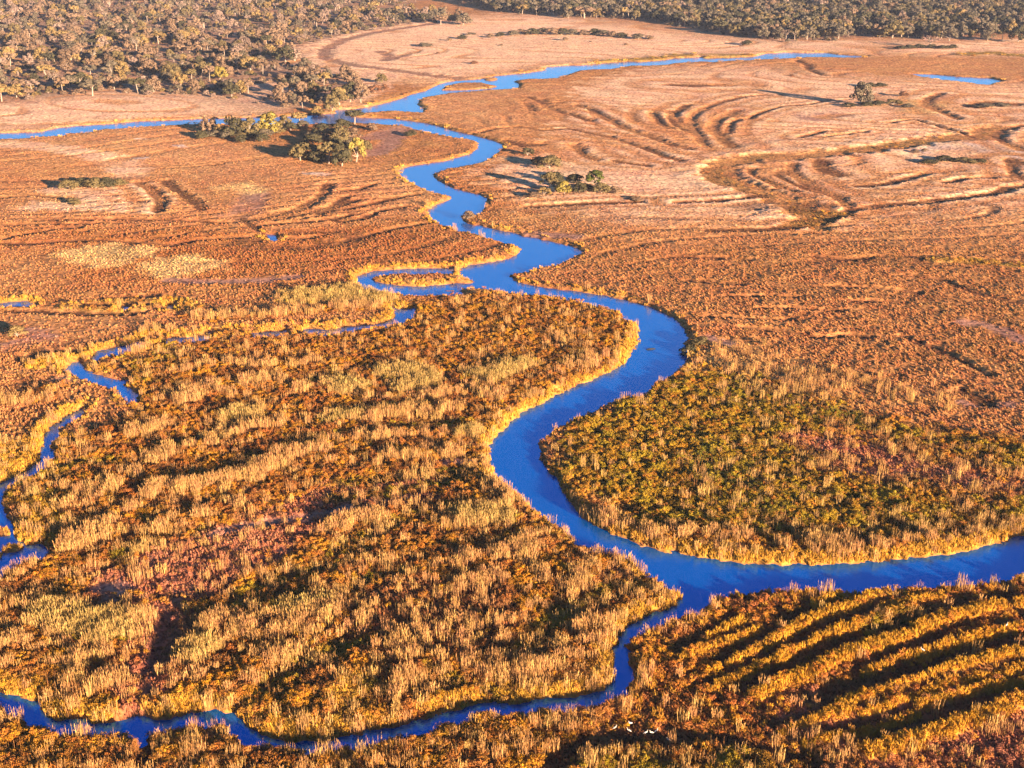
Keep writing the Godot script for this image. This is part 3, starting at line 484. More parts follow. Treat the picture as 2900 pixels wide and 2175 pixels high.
func ground_y(x: float, d: float) -> float:
	var fj := clampf(row_of(d), 0.0, ROWS - 1.001)
	var j := int(fj)
	var fi := clampf((x / half_w(d) + 1.0) * 0.5 * (COLS - 1), 0.0, COLS - 1.001)
	var i := int(fi)
	var a := lerpf(height[j * COLS + i], height[j * COLS + i + 1], fi - i)
	var b := lerpf(height[(j + 1) * COLS + i], height[(j + 1) * COLS + i + 1], fi - i)
	return lerpf(a, b, fj - j)


func scan_fill(p: Array, target: PackedByteArray, value: int) -> void:
	var n := p.size() / 2
	var dmin := INF
	var dmax := -INF
	for k in n:
		dmin = minf(dmin, -p[k * 2 + 1])
		dmax = maxf(dmax, -p[k * 2 + 1])
	for j in range(clampi(int(row_of(dmin)), 0, ROWS - 1), clampi(int(row_of(dmax)) + 2, 0, ROWS)):
		var d := row_d(j)
		var xs := []
		for k in n:
			var d1: float = -p[k * 2 + 1]
			var k2: int = (k + 1) % n
			var d2: float = -p[k2 * 2 + 1]
			if (d1 <= d) != (d2 <= d):
				xs.append(lerpf(p[k * 2], p[k2 * 2], (d - d1) / (d2 - d1)))
		xs.sort()
		var w := half_w(d)
		for q in range(0, xs.size() - 1, 2):
			var i0 := maxi(0, ceili((xs[q] / w + 1.0) * 0.5 * (COLS - 1)))
			var i1 := mini(COLS - 1, floori((xs[q + 1] / w + 1.0) * 0.5 * (COLS - 1)))
			for i in range(i0, i1 + 1):
				target[j * COLS + i] = value


func near_segments(p: Array, closed: bool, reach: float, touched: PackedInt32Array) -> PackedInt32Array:
	# writes into scratch the distance to the line, for the grid points within reach of it, and lists those
	var n := p.size() / 2
	for k in (n if closed else n - 1):
		var k2: int = (k + 1) % n
		var ax: float = p[k * 2]
		var ad: float = -p[k * 2 + 1]
		var bx: float = p[k2 * 2]
		var bd: float = -p[k2 * 2 + 1]
		var ex := bx - ax
		var ed := bd - ad
		var ll := maxf(ex * ex + ed * ed, 1e-6)
		var j0 := clampi(int(row_of(minf(ad, bd) - reach)), 0, ROWS - 1)
		var j1 := clampi(int(row_of(maxf(ad, bd) + reach)) + 1, 0, ROWS - 1)
		for j in range(j0, j1 + 1):
			var d := row_d(j)
			var w := half_w(d)
			var lo := minf(ax, bx) - reach
			var hi := maxf(ax, bx) + reach
			if absf(ed) > 1.0:
				var t0 := clampf((d - reach - ad) / ed, 0.0, 1.0)
				var t1 := clampf((d + reach - ad) / ed, 0.0, 1.0)
				lo = minf(ax + ex * t0, ax + ex * t1) - reach
				hi = maxf(ax + ex * t0, ax + ex * t1) + reach
			var i0 := clampi(int((lo / w + 1.0) * 0.5 * (COLS - 1)), 0, COLS - 1)
			var i1 := clampi(int((hi / w + 1.0) * 0.5 * (COLS - 1)) + 1, 0, COLS - 1)
			for i in range(i0, i1 + 1):
				var x := w * (2.0 * i / (COLS - 1) - 1.0)
				var t := clampf(((x - ax) * ex + (d - ad) * ed) / ll, 0.0, 1.0)
				var dx := x - ax - ex * t
				var dd := d - ad - ed * t
				var q := sqrt(dx * dx + dd * dd)
				var at := j * COLS + i
				if q < reach:
					if scratch[at] > 1e8:
						touched.append(at)
					if q < scratch[at]:
						scratch[at] = q
	return touched


func apply_kind(at: int, kind: String, w: float) -> void:
	var k: Array = KINDS[kind]
	var c: Color = k[0]
	col_r[at] = lerpf(col_r[at], c.r, w)
	col_g[at] = lerpf(col_g[at], c.g, w)
	col_b[at] = lerpf(col_b[at], c.b, w)
	a_tuft[at] = lerpf(a_tuft[at], k[1], w)
	a_reed[at] = lerpf(a_reed[at], k[2], w)
	a_leaf[at] = lerpf(a_leaf[at], k[3], w)
	a_gold[at] = lerpf(a_gold[at], k[4], w)
	a_lump[at] = lerpf(a_lump[at], k[5], w)
	a_grey[at] = lerpf(a_grey[at], k[6], w)


func build_ground() -> void:
	var total := ROWS * COLS
	for a in [height, col_r, col_g, col_b, a_tuft, a_reed, a_leaf, a_gold, a_lump, a_grey]:
		pass
	height.resize(total); shore.resize(total); owner_water.resize(total); zone_raw.resize(total); scratch.resize(total)
	col_r.resize(total); col_g.resize(total); col_b.resize(total)
	a_tuft.resize(total); a_reed.resize(total); a_leaf.resize(total); a_gold.resize(total); a_lump.resize(total); a_grey.resize(total)
	shore.fill(9.0)
	owner_water.fill(-1)
	scratch.fill(1e9)
	# water: which points lie in it, and how far each is from an edge
	var wet := PackedByteArray()
	wet.resize(total)
	for k in waters.size():
		scan_fill(waters[k][1], wet, k + 1)
	for p in isles:
		scan_fill(p, wet, 0)
	for k in waters.size() + isles.size():
		var p: Array = waters[k][1] if k < waters.size() else isles[k - waters.size()]
		var touched := near_segments(p, true, 7.0, PackedInt32Array())
		for at in touched:
			if scratch[at] < shore[at]:
				shore[at] = scratch[at]
				if k < waters.size():
					owner_water[at] = k
			scratch[at] = 1e9
	for at in total:
		if wet[at]:
			shore[at] = -shore[at]
			owner_water[at] = wet[at] - 1
	# zones
	for zn in zones:
		scan_fill(zn[1], zone_raw, kind_names.find(zn[0]))
	for f in forests:
		scan_fill(f[1], zone_raw, kind_names.find("wood"))
	for p in clearings:
		scan_fill(p, zone_raw, kind_names.find("sand"))
	for j in ROWS:
		var d := row_d(j)
		var w := half_w(d)
		var amp := 2.0 + d * 0.011
		for i in COLS:
			var at := j * COLS + i
			var x := w * (2.0 * i / (COLS - 1) - 1.0)
			var wx := n_mid.get_noise_2d(x, d) * amp * 1.5
			var wd := n_mid.get_noise_2d(x + 500.0, d - 300.0) * amp * 1.5
			var s := 1.0
			for q in 4:
				var jx := x + wx + (q - 1.5) * amp * 0.35
				var jd := d + wd + (q - 1.5) * amp * (0.5 if d < 300.0 else 1.5)
				var kind: String = kind_names[zone_raw[grid_at(jx, jd)]]
				if q == 0:
					apply_kind(at, kind, 1.0)
				else:
					apply_kind(at, kind, 1.0 / (q + 1))
	# strokes: swales, ridges, patches, stands of reed
	for st in strokes:
		var r: float = st[1] * (0.75 if st[0] in ["reed", "greyreed"] else 1.0)
		var dh: float = st[2]
		if st[0] == "swale":
			# the parallel bars left beside an old channel
			dh *= 1.35
			var far_line: bool = st[3][1] < -430.0
			var reach := r * (7.5 if r > 2.4 else 3.0)
			for at in near_segments(st[3], false, reach, PackedInt32Array()):
				var d := row_d(at / COLS)
				var x := half_w(d) * (2.0 * (at % COLS) / (COLS - 1) - 1.0)
				var q := scratch[at] / r + 0.35 * n_mid.get_noise_2d(x, d)
				var bar := 0.5 + 0.5 * cos(TAU * q / 2.6)
				apply_kind(at, "halo", clampf(1.15 * bar * (1.0 - scratch[at] / reach), 0.0, 0.85))
				height[at] -= 0.12 * bar * (1.0 - scratch[at] / reach)
				scratch[at] = 1e9
			if far_line:
				r *= 0.72
		var touched := near_segments(st[3], false, r * 1.5, PackedInt32Array())
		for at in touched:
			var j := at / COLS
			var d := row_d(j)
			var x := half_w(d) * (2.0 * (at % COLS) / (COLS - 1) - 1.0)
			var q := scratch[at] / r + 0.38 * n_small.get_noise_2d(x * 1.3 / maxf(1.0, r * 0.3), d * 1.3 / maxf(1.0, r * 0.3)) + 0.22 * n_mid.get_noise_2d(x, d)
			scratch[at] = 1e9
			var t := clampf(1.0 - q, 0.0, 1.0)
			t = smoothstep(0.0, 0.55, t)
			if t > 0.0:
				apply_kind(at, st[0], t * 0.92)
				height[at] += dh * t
	# heights and tones
	for j in ROWS:
		var d := row_d(j)
		var w := half_w(d)
		var fade := clampf(1.3 - d / 420.0, 0.0, 1.0)
		for i in COLS:
			var at := j * COLS + i
			var x := w * (2.0 * i / (COLS - 1) - 1.0)
			var big := n_big.get_noise_2d(x, d)
			var mid := n_mid.get_noise_2d(x * 1.0, d * 1.0)
			var small := n_small.get_noise_2d(x, d)
			var fine := n_fine.get_noise_2d(x, d)
			var lump := a_lump[at]
			var h := 0.78 + height[at] + 0.35 * big + lump * (0.22 * mid + 0.26 * small * clampf(1.5 - d / 420.0, 0.35, 1.0) + 0.10 * fade * fine)
			# faint scroll bars that the river left as it moved
			if d > 230.0 and a_leaf[at] < 0.1:
				var ph := n_scroll.get_noise_2d(x * 0.5, d * 1.0) * 11.0 + 0.10 * mid
				var band := smoothstep(0.55, 1.0, cos(TAU * ph)) * clampf(0.8 + 1.6 * big, 0.0, 1.0) * clampf((d - 230.0) / 120.0, 0.0, 1.0)
				if band > 0.0:
					apply_kind(at, "swale" if d < 440.0 else "halo", band * (0.55 if d < 440.0 else 0.8))
					h -= 0.30 * band
			h = maxf(h, 0.22)
			var s := shore[at] + 0.7 * small + 0.35 * fine
			if s < 6.5:
				h = clampf(0.55 * s, -1.0, 0.0) if s < 0.0 else minf(h, 0.03 + s * 0.6)
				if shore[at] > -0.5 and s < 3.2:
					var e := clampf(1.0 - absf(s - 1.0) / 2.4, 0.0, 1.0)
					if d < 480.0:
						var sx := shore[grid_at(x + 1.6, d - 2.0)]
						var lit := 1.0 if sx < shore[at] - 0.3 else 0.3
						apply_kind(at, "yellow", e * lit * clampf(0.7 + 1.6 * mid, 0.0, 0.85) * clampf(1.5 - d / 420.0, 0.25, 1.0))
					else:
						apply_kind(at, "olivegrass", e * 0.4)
				if s < 0.5:
					apply_kind(at, "mudrust", clampf(0.5 - s, 0.0, 0.8))
			height[at] = h
			shore[at] = s
			# uneven tone of the dry grass: its own patchiness, on three scales
			var v := 1.0 + 0.20 * mid + 0.22 * small + 0.16 * fine + 0.10 * big
			var hue := 0.5 * mid + 0.6 * n_big.get_noise_2d(x * 3.0 + 900.0, d * 3.0)
			col_r[at] *= v
			col_g[at] *= v * (1.0 + 0.16 * hue)
			col_b[at] *= v * (1.0 + 0.10 * hue)
	# the sheet itself, with a few wide columns and rows that take it to the horizon
	var cols_x := []
	for f in [-60.0, -9.0, -3.0, -1.7, -1.25]:
		cols_x.append([f, 0])
	for i in COLS:
		cols_x.append([2.0 * i / (COLS - 1) - 1.0, i])
	for f in [1.25, 1.7, 3.0, 9.0, 60.0]:
		cols_x.append([f, COLS - 1])
	var rows_d := []
	for d in [-12000.0, -900.0, -120.0, 0.0, 40.0, 68.0]:
		rows_d.append([d, 0])
	for j in ROWS:
		rows_d.append([row_d(j), j])
	for d in [1420.0, 1600.0, 2000.0, 3000.0, 6000.0, 14000.0]:
		rows_d.append([d, ROWS - 1])
	var nc := cols_x.size()
	var nr := rows_d.size()
	var verts := PackedVector3Array()
	var norms := PackedVector3Array()
	var cols := PackedColorArray()
	verts.resize(nc * nr); norms.resize(nc * nr); cols.resize(nc * nr)
	for j in nr:
		var d: float = rows_d[j][0]
		var jj: int = rows_d[j][1]
		var w := half_w(maxf(d, 84.0))
		var out_row: bool = j < 6 or j >= ROWS + 6
		for i in nc:
			var ii: int = cols_x[i][1]
			var at := jj * COLS + ii
			var outside: bool = out_row or i < 5 or i >= COLS + 5
			verts[j * nc + i] = Vector3(w * cols_x[i][0], 1.0 if outside else height[at], -d)
			cols[j * nc + i] = Color(col_r[at], col_g[at], col_b[at]) if not outside else Color(0.33, 0.17, 0.09)
	for j in nr:
		for i in nc:
			var e := verts[j * nc + mini(i + 1, nc - 1)] - verts[j * nc + maxi(i - 1, 0)]
			var f := verts[mini(j + 1, nr - 1) * nc + i] - verts[maxi(j - 1, 0) * nc + i]
			norms[j * nc + i] = e.cross(f).normalized()
	var idx := PackedInt32Array()
	idx.resize((nc - 1) * (nr - 1) * 6)
	var o := 0
	for j in nr - 1:
		for i in nc - 1:
			var a := j * nc + i
			idx[o] = a; idx[o + 1] = a + nc; idx[o + 2] = a + 1
			idx[o + 3] = a + 1; idx[o + 4] = a + nc; idx[o + 5] = a + nc + 1
			o += 6
	var m := ArrayMesh.new()
	var arr := []
	arr.resize(Mesh.ARRAY_MAX)
	arr[Mesh.ARRAY_VERTEX] = verts
	arr[Mesh.ARRAY_NORMAL] = norms
	arr[Mesh.ARRAY_COLOR] = cols
	arr[Mesh.ARRAY_INDEX] = idx
	m.add_surface_from_arrays(Mesh.PRIMITIVE_TRIANGLES, arr)
	var mat := StandardMaterial3D.new()
	mat.resource_name = "dry_floodplain"
	mat.vertex_color_use_as_albedo = true
	mat.roughness = 1.0
	mat.metallic_specular = 0.1
	mat.albedo_texture = ImageTexture.create_from_image(grain(1024, 0.02, 21))
	mat.heightmap_enabled = true
	mat.heightmap_texture = mat.albedo_texture
	mat.heightmap_scale = 24.0
	mat.uv1_triplanar = true
	mat.uv1_world_triplanar = true
	mat.uv1_scale = Vector3.ONE * 0.023
	var mi := MeshInstance3D.new()
	mi.name = "ground"
	mi.mesh = m
	mi.material_override = mat
	mi.set_meta("kind", "structure")
	mi.set_meta("label", "dry orange floodplain with swales, ridges and pale sandy flats")
	add_child(mi)


func grain(side: int, freq: float, sd: int) -> Image:
	var n := FastNoiseLite.new()
	n.frequency = freq
	n.fractal_octaves = 5
	n.fractal_gain = 0.65
	n.seed = sd
	var im := n.get_seamless_image(side, side)
	im.convert(Image.FORMAT_RGB8)
	for y in side:
		for x in side:
			var v := im.get_pixel(x, y).r
			var g := clampf(0.90 + (v - 0.5) * 0.95, 0.5, 1.0)
			im.set_pixel(x, y, Color(g, g, g))
	return im


func build_water() -> void:
	var mat := StandardMaterial3D.new()
	mat.resource_name = "river_water"
	mat.albedo_color = Color(0.0, 0.42, 0.78)
	mat.metallic = 0.6
	mat.metallic_specular = 0.4
	mat.roughness = 0.10
	mat.normal_enabled = true
	var n := FastNoiseLite.new()
	n.frequency = 0.035
	n.fractal_octaves = 4
	n.seed = 5
	var im := n.get_seamless_image(512, 512)
	im.convert(Image.FORMAT_RGBA8)
	im.bump_map_to_normal_map(3.0)
	mat.normal_texture = ImageTexture.create_from_image(im)
	mat.normal_scale = 0.28
	mat.uv1_triplanar = true
	mat.uv1_world_triplanar = true
	mat.uv1_scale = Vector3.ONE * 0.11
	var labels := ["wide blue river winding across the floodplain with its lower side arm", "thin stream running from the old oxbow behind the reed bed", "short pool of the small stream at a bend in the scrub", "blue side stream leaving at the frame's edge", "long pale blue pond on the far red flat", "small puddle in the swale of the rust plain", "small puddle between yellow green marsh clumps", "tiny puddle at the end of the marsh clumps", "narrow pool at the edge of the marsh"]
	for k in waters.size():
		var verts := PackedVector3Array()
		var seen := {}
		var idx := PackedInt32Array()
		for j in ROWS - 1:
			for i in COLS - 1:
				var a := j * COLS + i
				var q := [a, a + 1, a + COLS, a + COLS + 1]
				var close := false
				for at in q:
					if owner_water[at] == k and shore[at] < 1.6:
						close = true
				if not close or owner_water[a] != k and owner_water[a] != -1:
					continue
				var e := []
				for at in q:
					if not seen.has(at):
						seen[at] = verts.size()
						var d := row_d(at / COLS)
						verts.append(Vector3(half_w(d) * (2.0 * (at % COLS) / (COLS - 1) - 1.0), 0.0, -d))
					e.append(seen[at])
				idx.append_array([e[0], e[2], e[1], e[1], e[2], e[3]])
		if idx.is_empty():
			continue
		var arr := []
		arr.resize(Mesh.ARRAY_MAX)
		arr[Mesh.ARRAY_VERTEX] = verts
		var norms := PackedVector3Array()
		norms.resize(verts.size())
		norms.fill(Vector3.UP)
		arr[Mesh.ARRAY_NORMAL] = norms
		arr[Mesh.ARRAY_INDEX] = idx
		var m := ArrayMesh.new()
		m.add_surface_from_arrays(Mesh.PRIMITIVE_TRIANGLES, arr)
		var mi := MeshInstance3D.new()
		mi.name = unique(waters[k][0])
		mi.mesh = m
		mi.material_override = mat
		mi.set_meta("kind", "structure")
		mi.set_meta("label", labels[k])
		add_child(mi)


func unique(called: String) -> String:
	var n: int = taken.get(called, 0)
	taken[called] = n + 1
	return called if n == 0 else "%s_%03d" % [called, n]


# ------------------------------------------------------------------ plants
class Faces:
	var v := PackedVector3Array()
	var c := PackedColorArray()
	func tri(a: Vector3, b: Vector3, d: Vector3, k: Color) -> void:
		v.append(a); v.append(b); v.append(d)
		c.append(k); c.append(k); c.append(k)
	func quad(a: Vector3, b: Vector3, d: Vector3, e: Vector3, k: Color) -> void:
		tri(a, b, d, k)
		tri(a, d, e, k)
	func tube(a: Vector3, b: Vector3, ra: float, rb: float, k: Color, sides := 6) -> void:
		var ax := (b - a).normalized()
		var s := ax.cross(Vector3(0.3, 0.1, 0.9)).normalized()
		var t := ax.cross(s)
		for i in sides:
			var p := s * cos(TAU * i / sides) + t * sin(TAU * i / sides)
			var q := s * cos(TAU * (i + 1) / sides) + t * sin(TAU * (i + 1) / sides)
			quad(a + p * ra, a + q * ra, b + q * rb, b + p * rb, k)
	func mesh(into: ArrayMesh = null) -> ArrayMesh:
		var arr := []
		arr.resize(Mesh.ARRAY_MAX)
		arr[Mesh.ARRAY_VERTEX] = v
		arr[Mesh.ARRAY_COLOR] = c
		var m := into if into else ArrayMesh.new()
		m.add_surface_from_arrays(Mesh.PRIMITIVE_TRIANGLES, arr)
		return m


func on_ball() -> Vector3:
	var y := rng.randf_range(-1.0, 1.0)
	var a := rng.randf() * TAU
	var r := sqrt(1.0 - y * y)
	return Vector3(r * cos(a), y, r * sin(a))


func leaf(f: Faces, p: Vector3, n: Vector3, size: float, k: Color) -> void:
	var s := n.cross(on_ball()).normalized() * size
	var t := n.cross(s).normalized() * size * rng.randf_range(0.55, 0.95)
	f.quad(p - s, p - t * 0.8, p + s, p + t, k)


const TINTS := {
	"tan": Color(0.185, 0.120, 0.074), "yellow": Color(0.215, 0.145, 0.055), "dark": Color(0.062, 0.055, 0.028), "olive": Color(0.135, 0.102, 0.044),
	"bright": Color(0.235, 0.180, 0.042), "green": Color(0.066, 0.074, 0.018), "greyolive": Color(0.122, 0.098, 0.064), "rust": Color(0.180, 0.085, 0.045), "pinkgrey": Color(0.210, 0.145, 0.110), "pink": Color(0.280, 0.165, 0.130),
}


func make_tree_meshes() -> void:
	for t in TINTS:
		var m := StandardMaterial3D.new()
		m.resource_name = "foliage_" + t
		m.vertex_color_use_as_albedo = true
		m.albedo_color = ((TINTS[t] as Color) * 0.9).linear_to_srgb()
		m.roughness = 0.9
		m.metallic_specular = 0.2
		m.backlight_enabled = true
		m.backlight = Color(0.35, 0.35, 0.35)
		crown_mats[t] = m
	var bark := StandardMaterial3D.new()
	bark.resource_name = "pale_bark"
	bark.albedo_color = Color(0.27, 0.205, 0.155).linear_to_srgb()
	bark.roughness = 0.95
	crown_mats["bark"] = bark
	for form in ["dome", "umbrella", "bush", "bare"]:
		var list := []
		for variant in 4:
			list.append(make_tree(form))
		tree_meshes[form] = list


func make_tree(form: String) -> Array:
	# a tree of height 1 and width 1: [trunk faces, crown faces]
	var trunk := Faces.new()
	var crown := Faces.new()
	var white := Color.WHITE
	var clumps := []
	var count := 24
	for k in count:
		var p := on_ball()
		var q: Vector3
		var s := rng.randf_range(0.11, 0.17)
		if form == "dome":
			p.y = absf(p.y) * 1.35 - 0.5
			q = Vector3(p.x * 0.38, 0.43 + p.y * 0.46, p.z * 0.38) * rng.randf_range(0.88, 1.05)
		elif form == "umbrella":
			q = Vector3(p.x * 0.38, 0.78 + rng.randf_range(-0.10, 0.09) - 0.12 * (p.x * p.x + p.z * p.z), p.z * 0.38)
			s *= 0.85
		elif form == "bush":
			p.y = absf(p.y)
			q = Vector3(p.x * 0.38, 0.20 + p.y * 0.52, p.z * 0.38) * rng.randf_range(0.85, 1.05)
			s *= 1.1
		else:
			q = Vector3(p.x * 0.38, 0.72 + p.y * 0.22, p.z * 0.38)
			s *= 0.8
		clumps.append([q, s])
	var top := 0.18 if form == "dome" else (0.50 if form == "umbrella" else (0.10 if form == "bush" else 0.42))
	var lean := Vector3(rng.randf_range(-0.07, 0.07), 0, rng.randf_range(-0.07, 0.07))
	var fork := Vector3(0, top, 0) + lean
	trunk.tube(Vector3(0, -0.06, 0), fork * 0.55, 0.034, 0.027, white)
	trunk.tube(fork * 0.55, fork, 0.027, 0.021, white)
	for k in range(0, count, 3 if form != "bare" else 1):
		var e: Vector3 = clumps[k][0]
		var mid := fork.lerp(e, 0.55) + on_ball() * 0.03
		trunk.tube(fork, mid, 0.016, 0.010, white, 4)
		trunk.tube(mid, e, 0.010, 0.004, white, 4)
	for c in clumps:
		var q: Vector3 = c[0]
		var s: float = c[1]
		var leaves := 48 if form != "bare" else 9
		var tone := rng.randf_range(0.78, 1.18)
		for k in leaves:
			var n := on_ball()
			if form != "bare" and n.y < -0.2 and rng.randf() < 0.6:
				n.y = -n.y
			var p := q + Vector3(n.x * s * 1.1, n.y * s * (0.62 if form == "umbrella" else 0.9), n.z * s * 1.1) * rng.randf_range(0.75, 1.08)
			p.y = maxf(p.y, 0.01)
			var v := tone * rng.randf_range(0.85, 1.15)
			leaf(crown, p, (n + on_ball() * 0.35).normalized(), rng.randf_range(0.036, 0.066) * (0.7 if form == "bare" else 1.0), Color(v, v * rng.randf_range(0.94, 1.05), v))
	# the same in one mesh of two surfaces, for the mass of the woods
	var both := trunk.mesh()
	crown.mesh(both)
	both.surface_set_material(0, crown_mats["bark"])
	return [trunk.mesh(), crown.mesh(), both]


func put_plant(form: String, tint: String, x: float, z: float, h: float, w: float, label: String, category: String, grp: String) -> void:
	var root := Node3D.new()
	root.name = unique(category if category == "bush" else ("leafless_tree" if form == "bare" else ("flat_topped_tree" if form == "umbrella" else "round_crowned_tree")))
	root.position = Vector3(x, ground_y(x, -z) - 0.05, z)
	root.rotation.y = rng.randf() * TAU
	root.scale = Vector3(w, h, w)
	root.set_meta("label", label)
	root.set_meta("category", category)
	if grp:
		root.set_meta("group", grp)
	add_child(root)
	var pair: Array = tree_meshes[form][rng.randi() % 4]
	var a := MeshInstance3D.new()
	a.name = "trunk" if category == "tree" else "stem"
	a.mesh = pair[0]
	a.material_override = crown_mats["bark"]
	root.add_child(a)
	var b := MeshInstance3D.new()
	b.name = "crown"
	b.mesh = pair[1]
	b.material_override = crown_mats[tint]
	root.add_child(b)


func build_plants() -> void:
	for p in plants:
		put_plant(p[0], p[1], p[2], p[3], p[4], p[5], p[6], p[7], p[8])


func inside(p: Array, x: float, z: float) -> bool:
	var n := p.size() / 2
	var hit := false
	for k in n:
		var k2: int = (k + 1) % n
		var z1: float = p[k * 2 + 1]
		var z2: float = p[k2 * 2 + 1]
		if (z1 <= z) != (z2 <= z) and x < lerpf(p[k * 2], p[k2 * 2], (z - z1) / (z2 - z1)):
			hit = not hit
	return hit


func build_woods() -> void:
	var groups := {}
	for f in forests:
		var poly: Array = f[1]
		var spots := []
		var lo := Vector2(INF, INF)
		var hi := Vector2(-INF, -INF)
		for k in poly.size() / 2:
			lo = lo.min(Vector2(poly[k * 2], poly[k * 2 + 1]))
			hi = hi.max(Vector2(poly[k * 2], poly[k * 2 + 1]))
		var left: bool = f[0] == "left"
		var z := hi.y
		while z > lo.y:
			var x := lo.x
			var step := 4.8 if z > -900.0 else 5.6
			while x < hi.x:
				var px := x + rng.randf_range(-0.5, 0.5) * step
				var pz := z + rng.randf_range(-0.5, 0.5) * step
				x += step
				if absf(px) > half_w(-pz) + 10.0 or not inside(poly, px + n_mid.get_noise_2d(px, pz) * 9.0, pz + n_mid.get_noise_2d(pz, px) * 14.0):
					continue
				var open := false
				for c in clearings:
					open = open or inside(c, px, pz)
				var gap := n_big.get_noise_2d(px * 2.2, pz * 2.2) + 0.5 * n_mid.get_noise_2d(px * 0.7, pz * 0.7)
				if open or gap < (-0.20 if left else -0.5) or rng.randf() < (0.22 if left else 0.08):
					continue
				spots.append([pz, px, gap])
			z -= step
		spots.sort_custom(func(a, b): return a[0] > b[0])
		var placed := 0
		for s in spots:
			var tall: bool = rng.randf() < (0.21 if left else 0.5)
			var r := rng.randf()
			var form := "bush"
			if tall:
				form = "umbrella" if r < 0.32 else ("bare" if r > 0.95 else "dome")
			var h := rng.randf_range(4.5, 9.5) if tall else rng.randf_range(1.2, 3.2)
			if not left and tall:
				h *= 1.15
			var w := h * rng.randf_range(0.85, 1.25) * (1.0 if tall else 1.35)
			if form == "bare":
				w *= 0.8
			var t := rng.randf()
			var tint := "tan"
			if left:
				tint = "tan" if t < 0.36 else ("greyolive" if t < 0.58 else ("pinkgrey" if t < 0.72 else ("yellow" if t < 0.84 else ("olive" if t < 0.95 else "dark"))))
			else:
				tint = "greyolive" if t < 0.42 else ("dark" if t < 0.62 else ("olive" if t < 0.8 else ("yellow" if t < 0.88 else ("tan" if t < 0.97 else "pinkgrey"))))
			var near_taken := false
			for p in plants:
				if absf(p[2] - s[1]) < 4.0 and absf(p[3] - s[0]) < 7.0:
					near_taken = true
			if near_taken:
				continue
			if (tall or placed < 60) and placed < (125 if left else 95):
				placed += 1
				var words := {"tan": "tan brown", "greyolive": "grey olive", "pinkgrey": "pinkish grey", "yellow": "yellowish", "olive": "olive green", "dark": "dark green"}
				var shape: String = {"umbrella": "flat topped tree", "dome": "round tree", "bare": "leafless tree", "bush": "spreading bush"}[form]
				var span: float = (s[1] + (300.0 if left else -60.0)) / (330.0 if left else 520.0)
				var along: String = ["at its left end", "near its left end", "left of its middle", "just left of its middle", "at its middle", "just right of its middle", "right of its middle", "near its right end", "at its right end"][clampi(int(span * 9.0), 0, 8)]
				var deep: String = ["front fringe", "front rows", "second rows", "inner rows"][clampi(int((s[0] - spots[0][0]) / (-28.0 if left else -55.0)), 0, 3)]
				var size := "tall " if h > 7.5 else ("small " if h < 3.0 else "")
				put_plant(form, tint, s[1], s[0], h, w, "%s%s %s, %s of %s wood, %s" % [size, words[tint], shape, deep, "near" if left else "far", along], "tree" if tall else "bush", "%s of the %s wood, %s, %s" % [size + words[tint] + " " + (shape + "s" if tall else "spreading bushes"), "near" if left else "far", deep, along])
				continue
			var key: String = form + str(rng.randi() % 4)
			if not groups.has(key):
				groups[key] = []
			var v := rng.randf_range(0.65, 1.1)
			var k: Color = TINTS[tint]
			groups[key].append([Transform3D(Basis(Vector3.UP, rng.randf() * TAU).scaled(Vector3(w, h, w)), Vector3(s[1], ground_y(s[1], -s[0]) - 0.05, s[0])), Color(k.r * v, k.g * v, k.b * v)])
	var wood := Node3D.new()
	wood.name = "woodland"
	wood.set_meta("label", "open dry woodland of tan and grey green trees stretching into the distance")
	wood.set_meta("category", "woodland")
	wood.set_meta("kind", "stuff")
	add_child(wood)
	var green := StandardMaterial3D.new()
	green.resource_name = "woodland_foliage"
	green.vertex_color_use_as_albedo = true
	green.roughness = 0.9
	green.metallic_specular = 0.2
	green.backlight_enabled = true
	green.backlight = Color(0.35, 0.35, 0.35)
	for key in groups:
		var form: String = key.left(-1)
		var m: ArrayMesh = tree_meshes[form][int(key.right(1))][2]
		m.surface_set_material(1, green)
		spread("distant_trees", m, groups[key], null, wood)


func spread(called: String, m: Mesh, list: Array, mat: Material, parent: Node = self) -> MultiMeshInstance3D:
	var mm := MultiMesh.new()
	mm.transform_format = MultiMesh.TRANSFORM_3D
	mm.use_colors = true
	mm.mesh = m
	mm.instance_count = list.size()
	for i in list.size():
		mm.set_instance_transform(i, list[i][0])
		mm.set_instance_color(i, list[i][1])
	var mi := MultiMeshInstance3D.new()
	mi.name = unique(called)
	mi.multimesh = mm
	if mat:
		mi.material_override = mat
	mi.set_meta("kind", "stuff")
	parent.add_child(mi)
	return mi


# ------------------------------------------------------------------ grasses
func make_tussock() -> ArrayMesh:
	var f := Faces.new()
	for k in 20:
		var a := rng.randf() * TAU
		var o := Vector3(cos(a), 0, sin(a))
		var s := Vector3(-sin(a), 0, cos(a)) * rng.randf_range(0.06, 0.11)
		var r := rng.randf_range(0.05, 0.30)
		var reach := r + rng.randf_range(0.10, 0.30)
		var h := rng.randf_range(0.6, 1.0) * (1.0 - r)
		var b := o * r
		var mid := o * (r + reach) * 0.5 + Vector3(0, h * 0.75, 0)
		var tip := o * reach + Vector3(0, h * rng.randf_range(0.8, 1.1), 0)
		var v := rng.randf_range(0.8, 1.25)
		var c := Color(v, v, v)
		f.quad(b - s, b + s, mid + s * 0.8, mid - s * 0.8, c)
		f.tri(mid - s * 0.8, mid + s * 0.8, tip, c)
	return f.mesh()


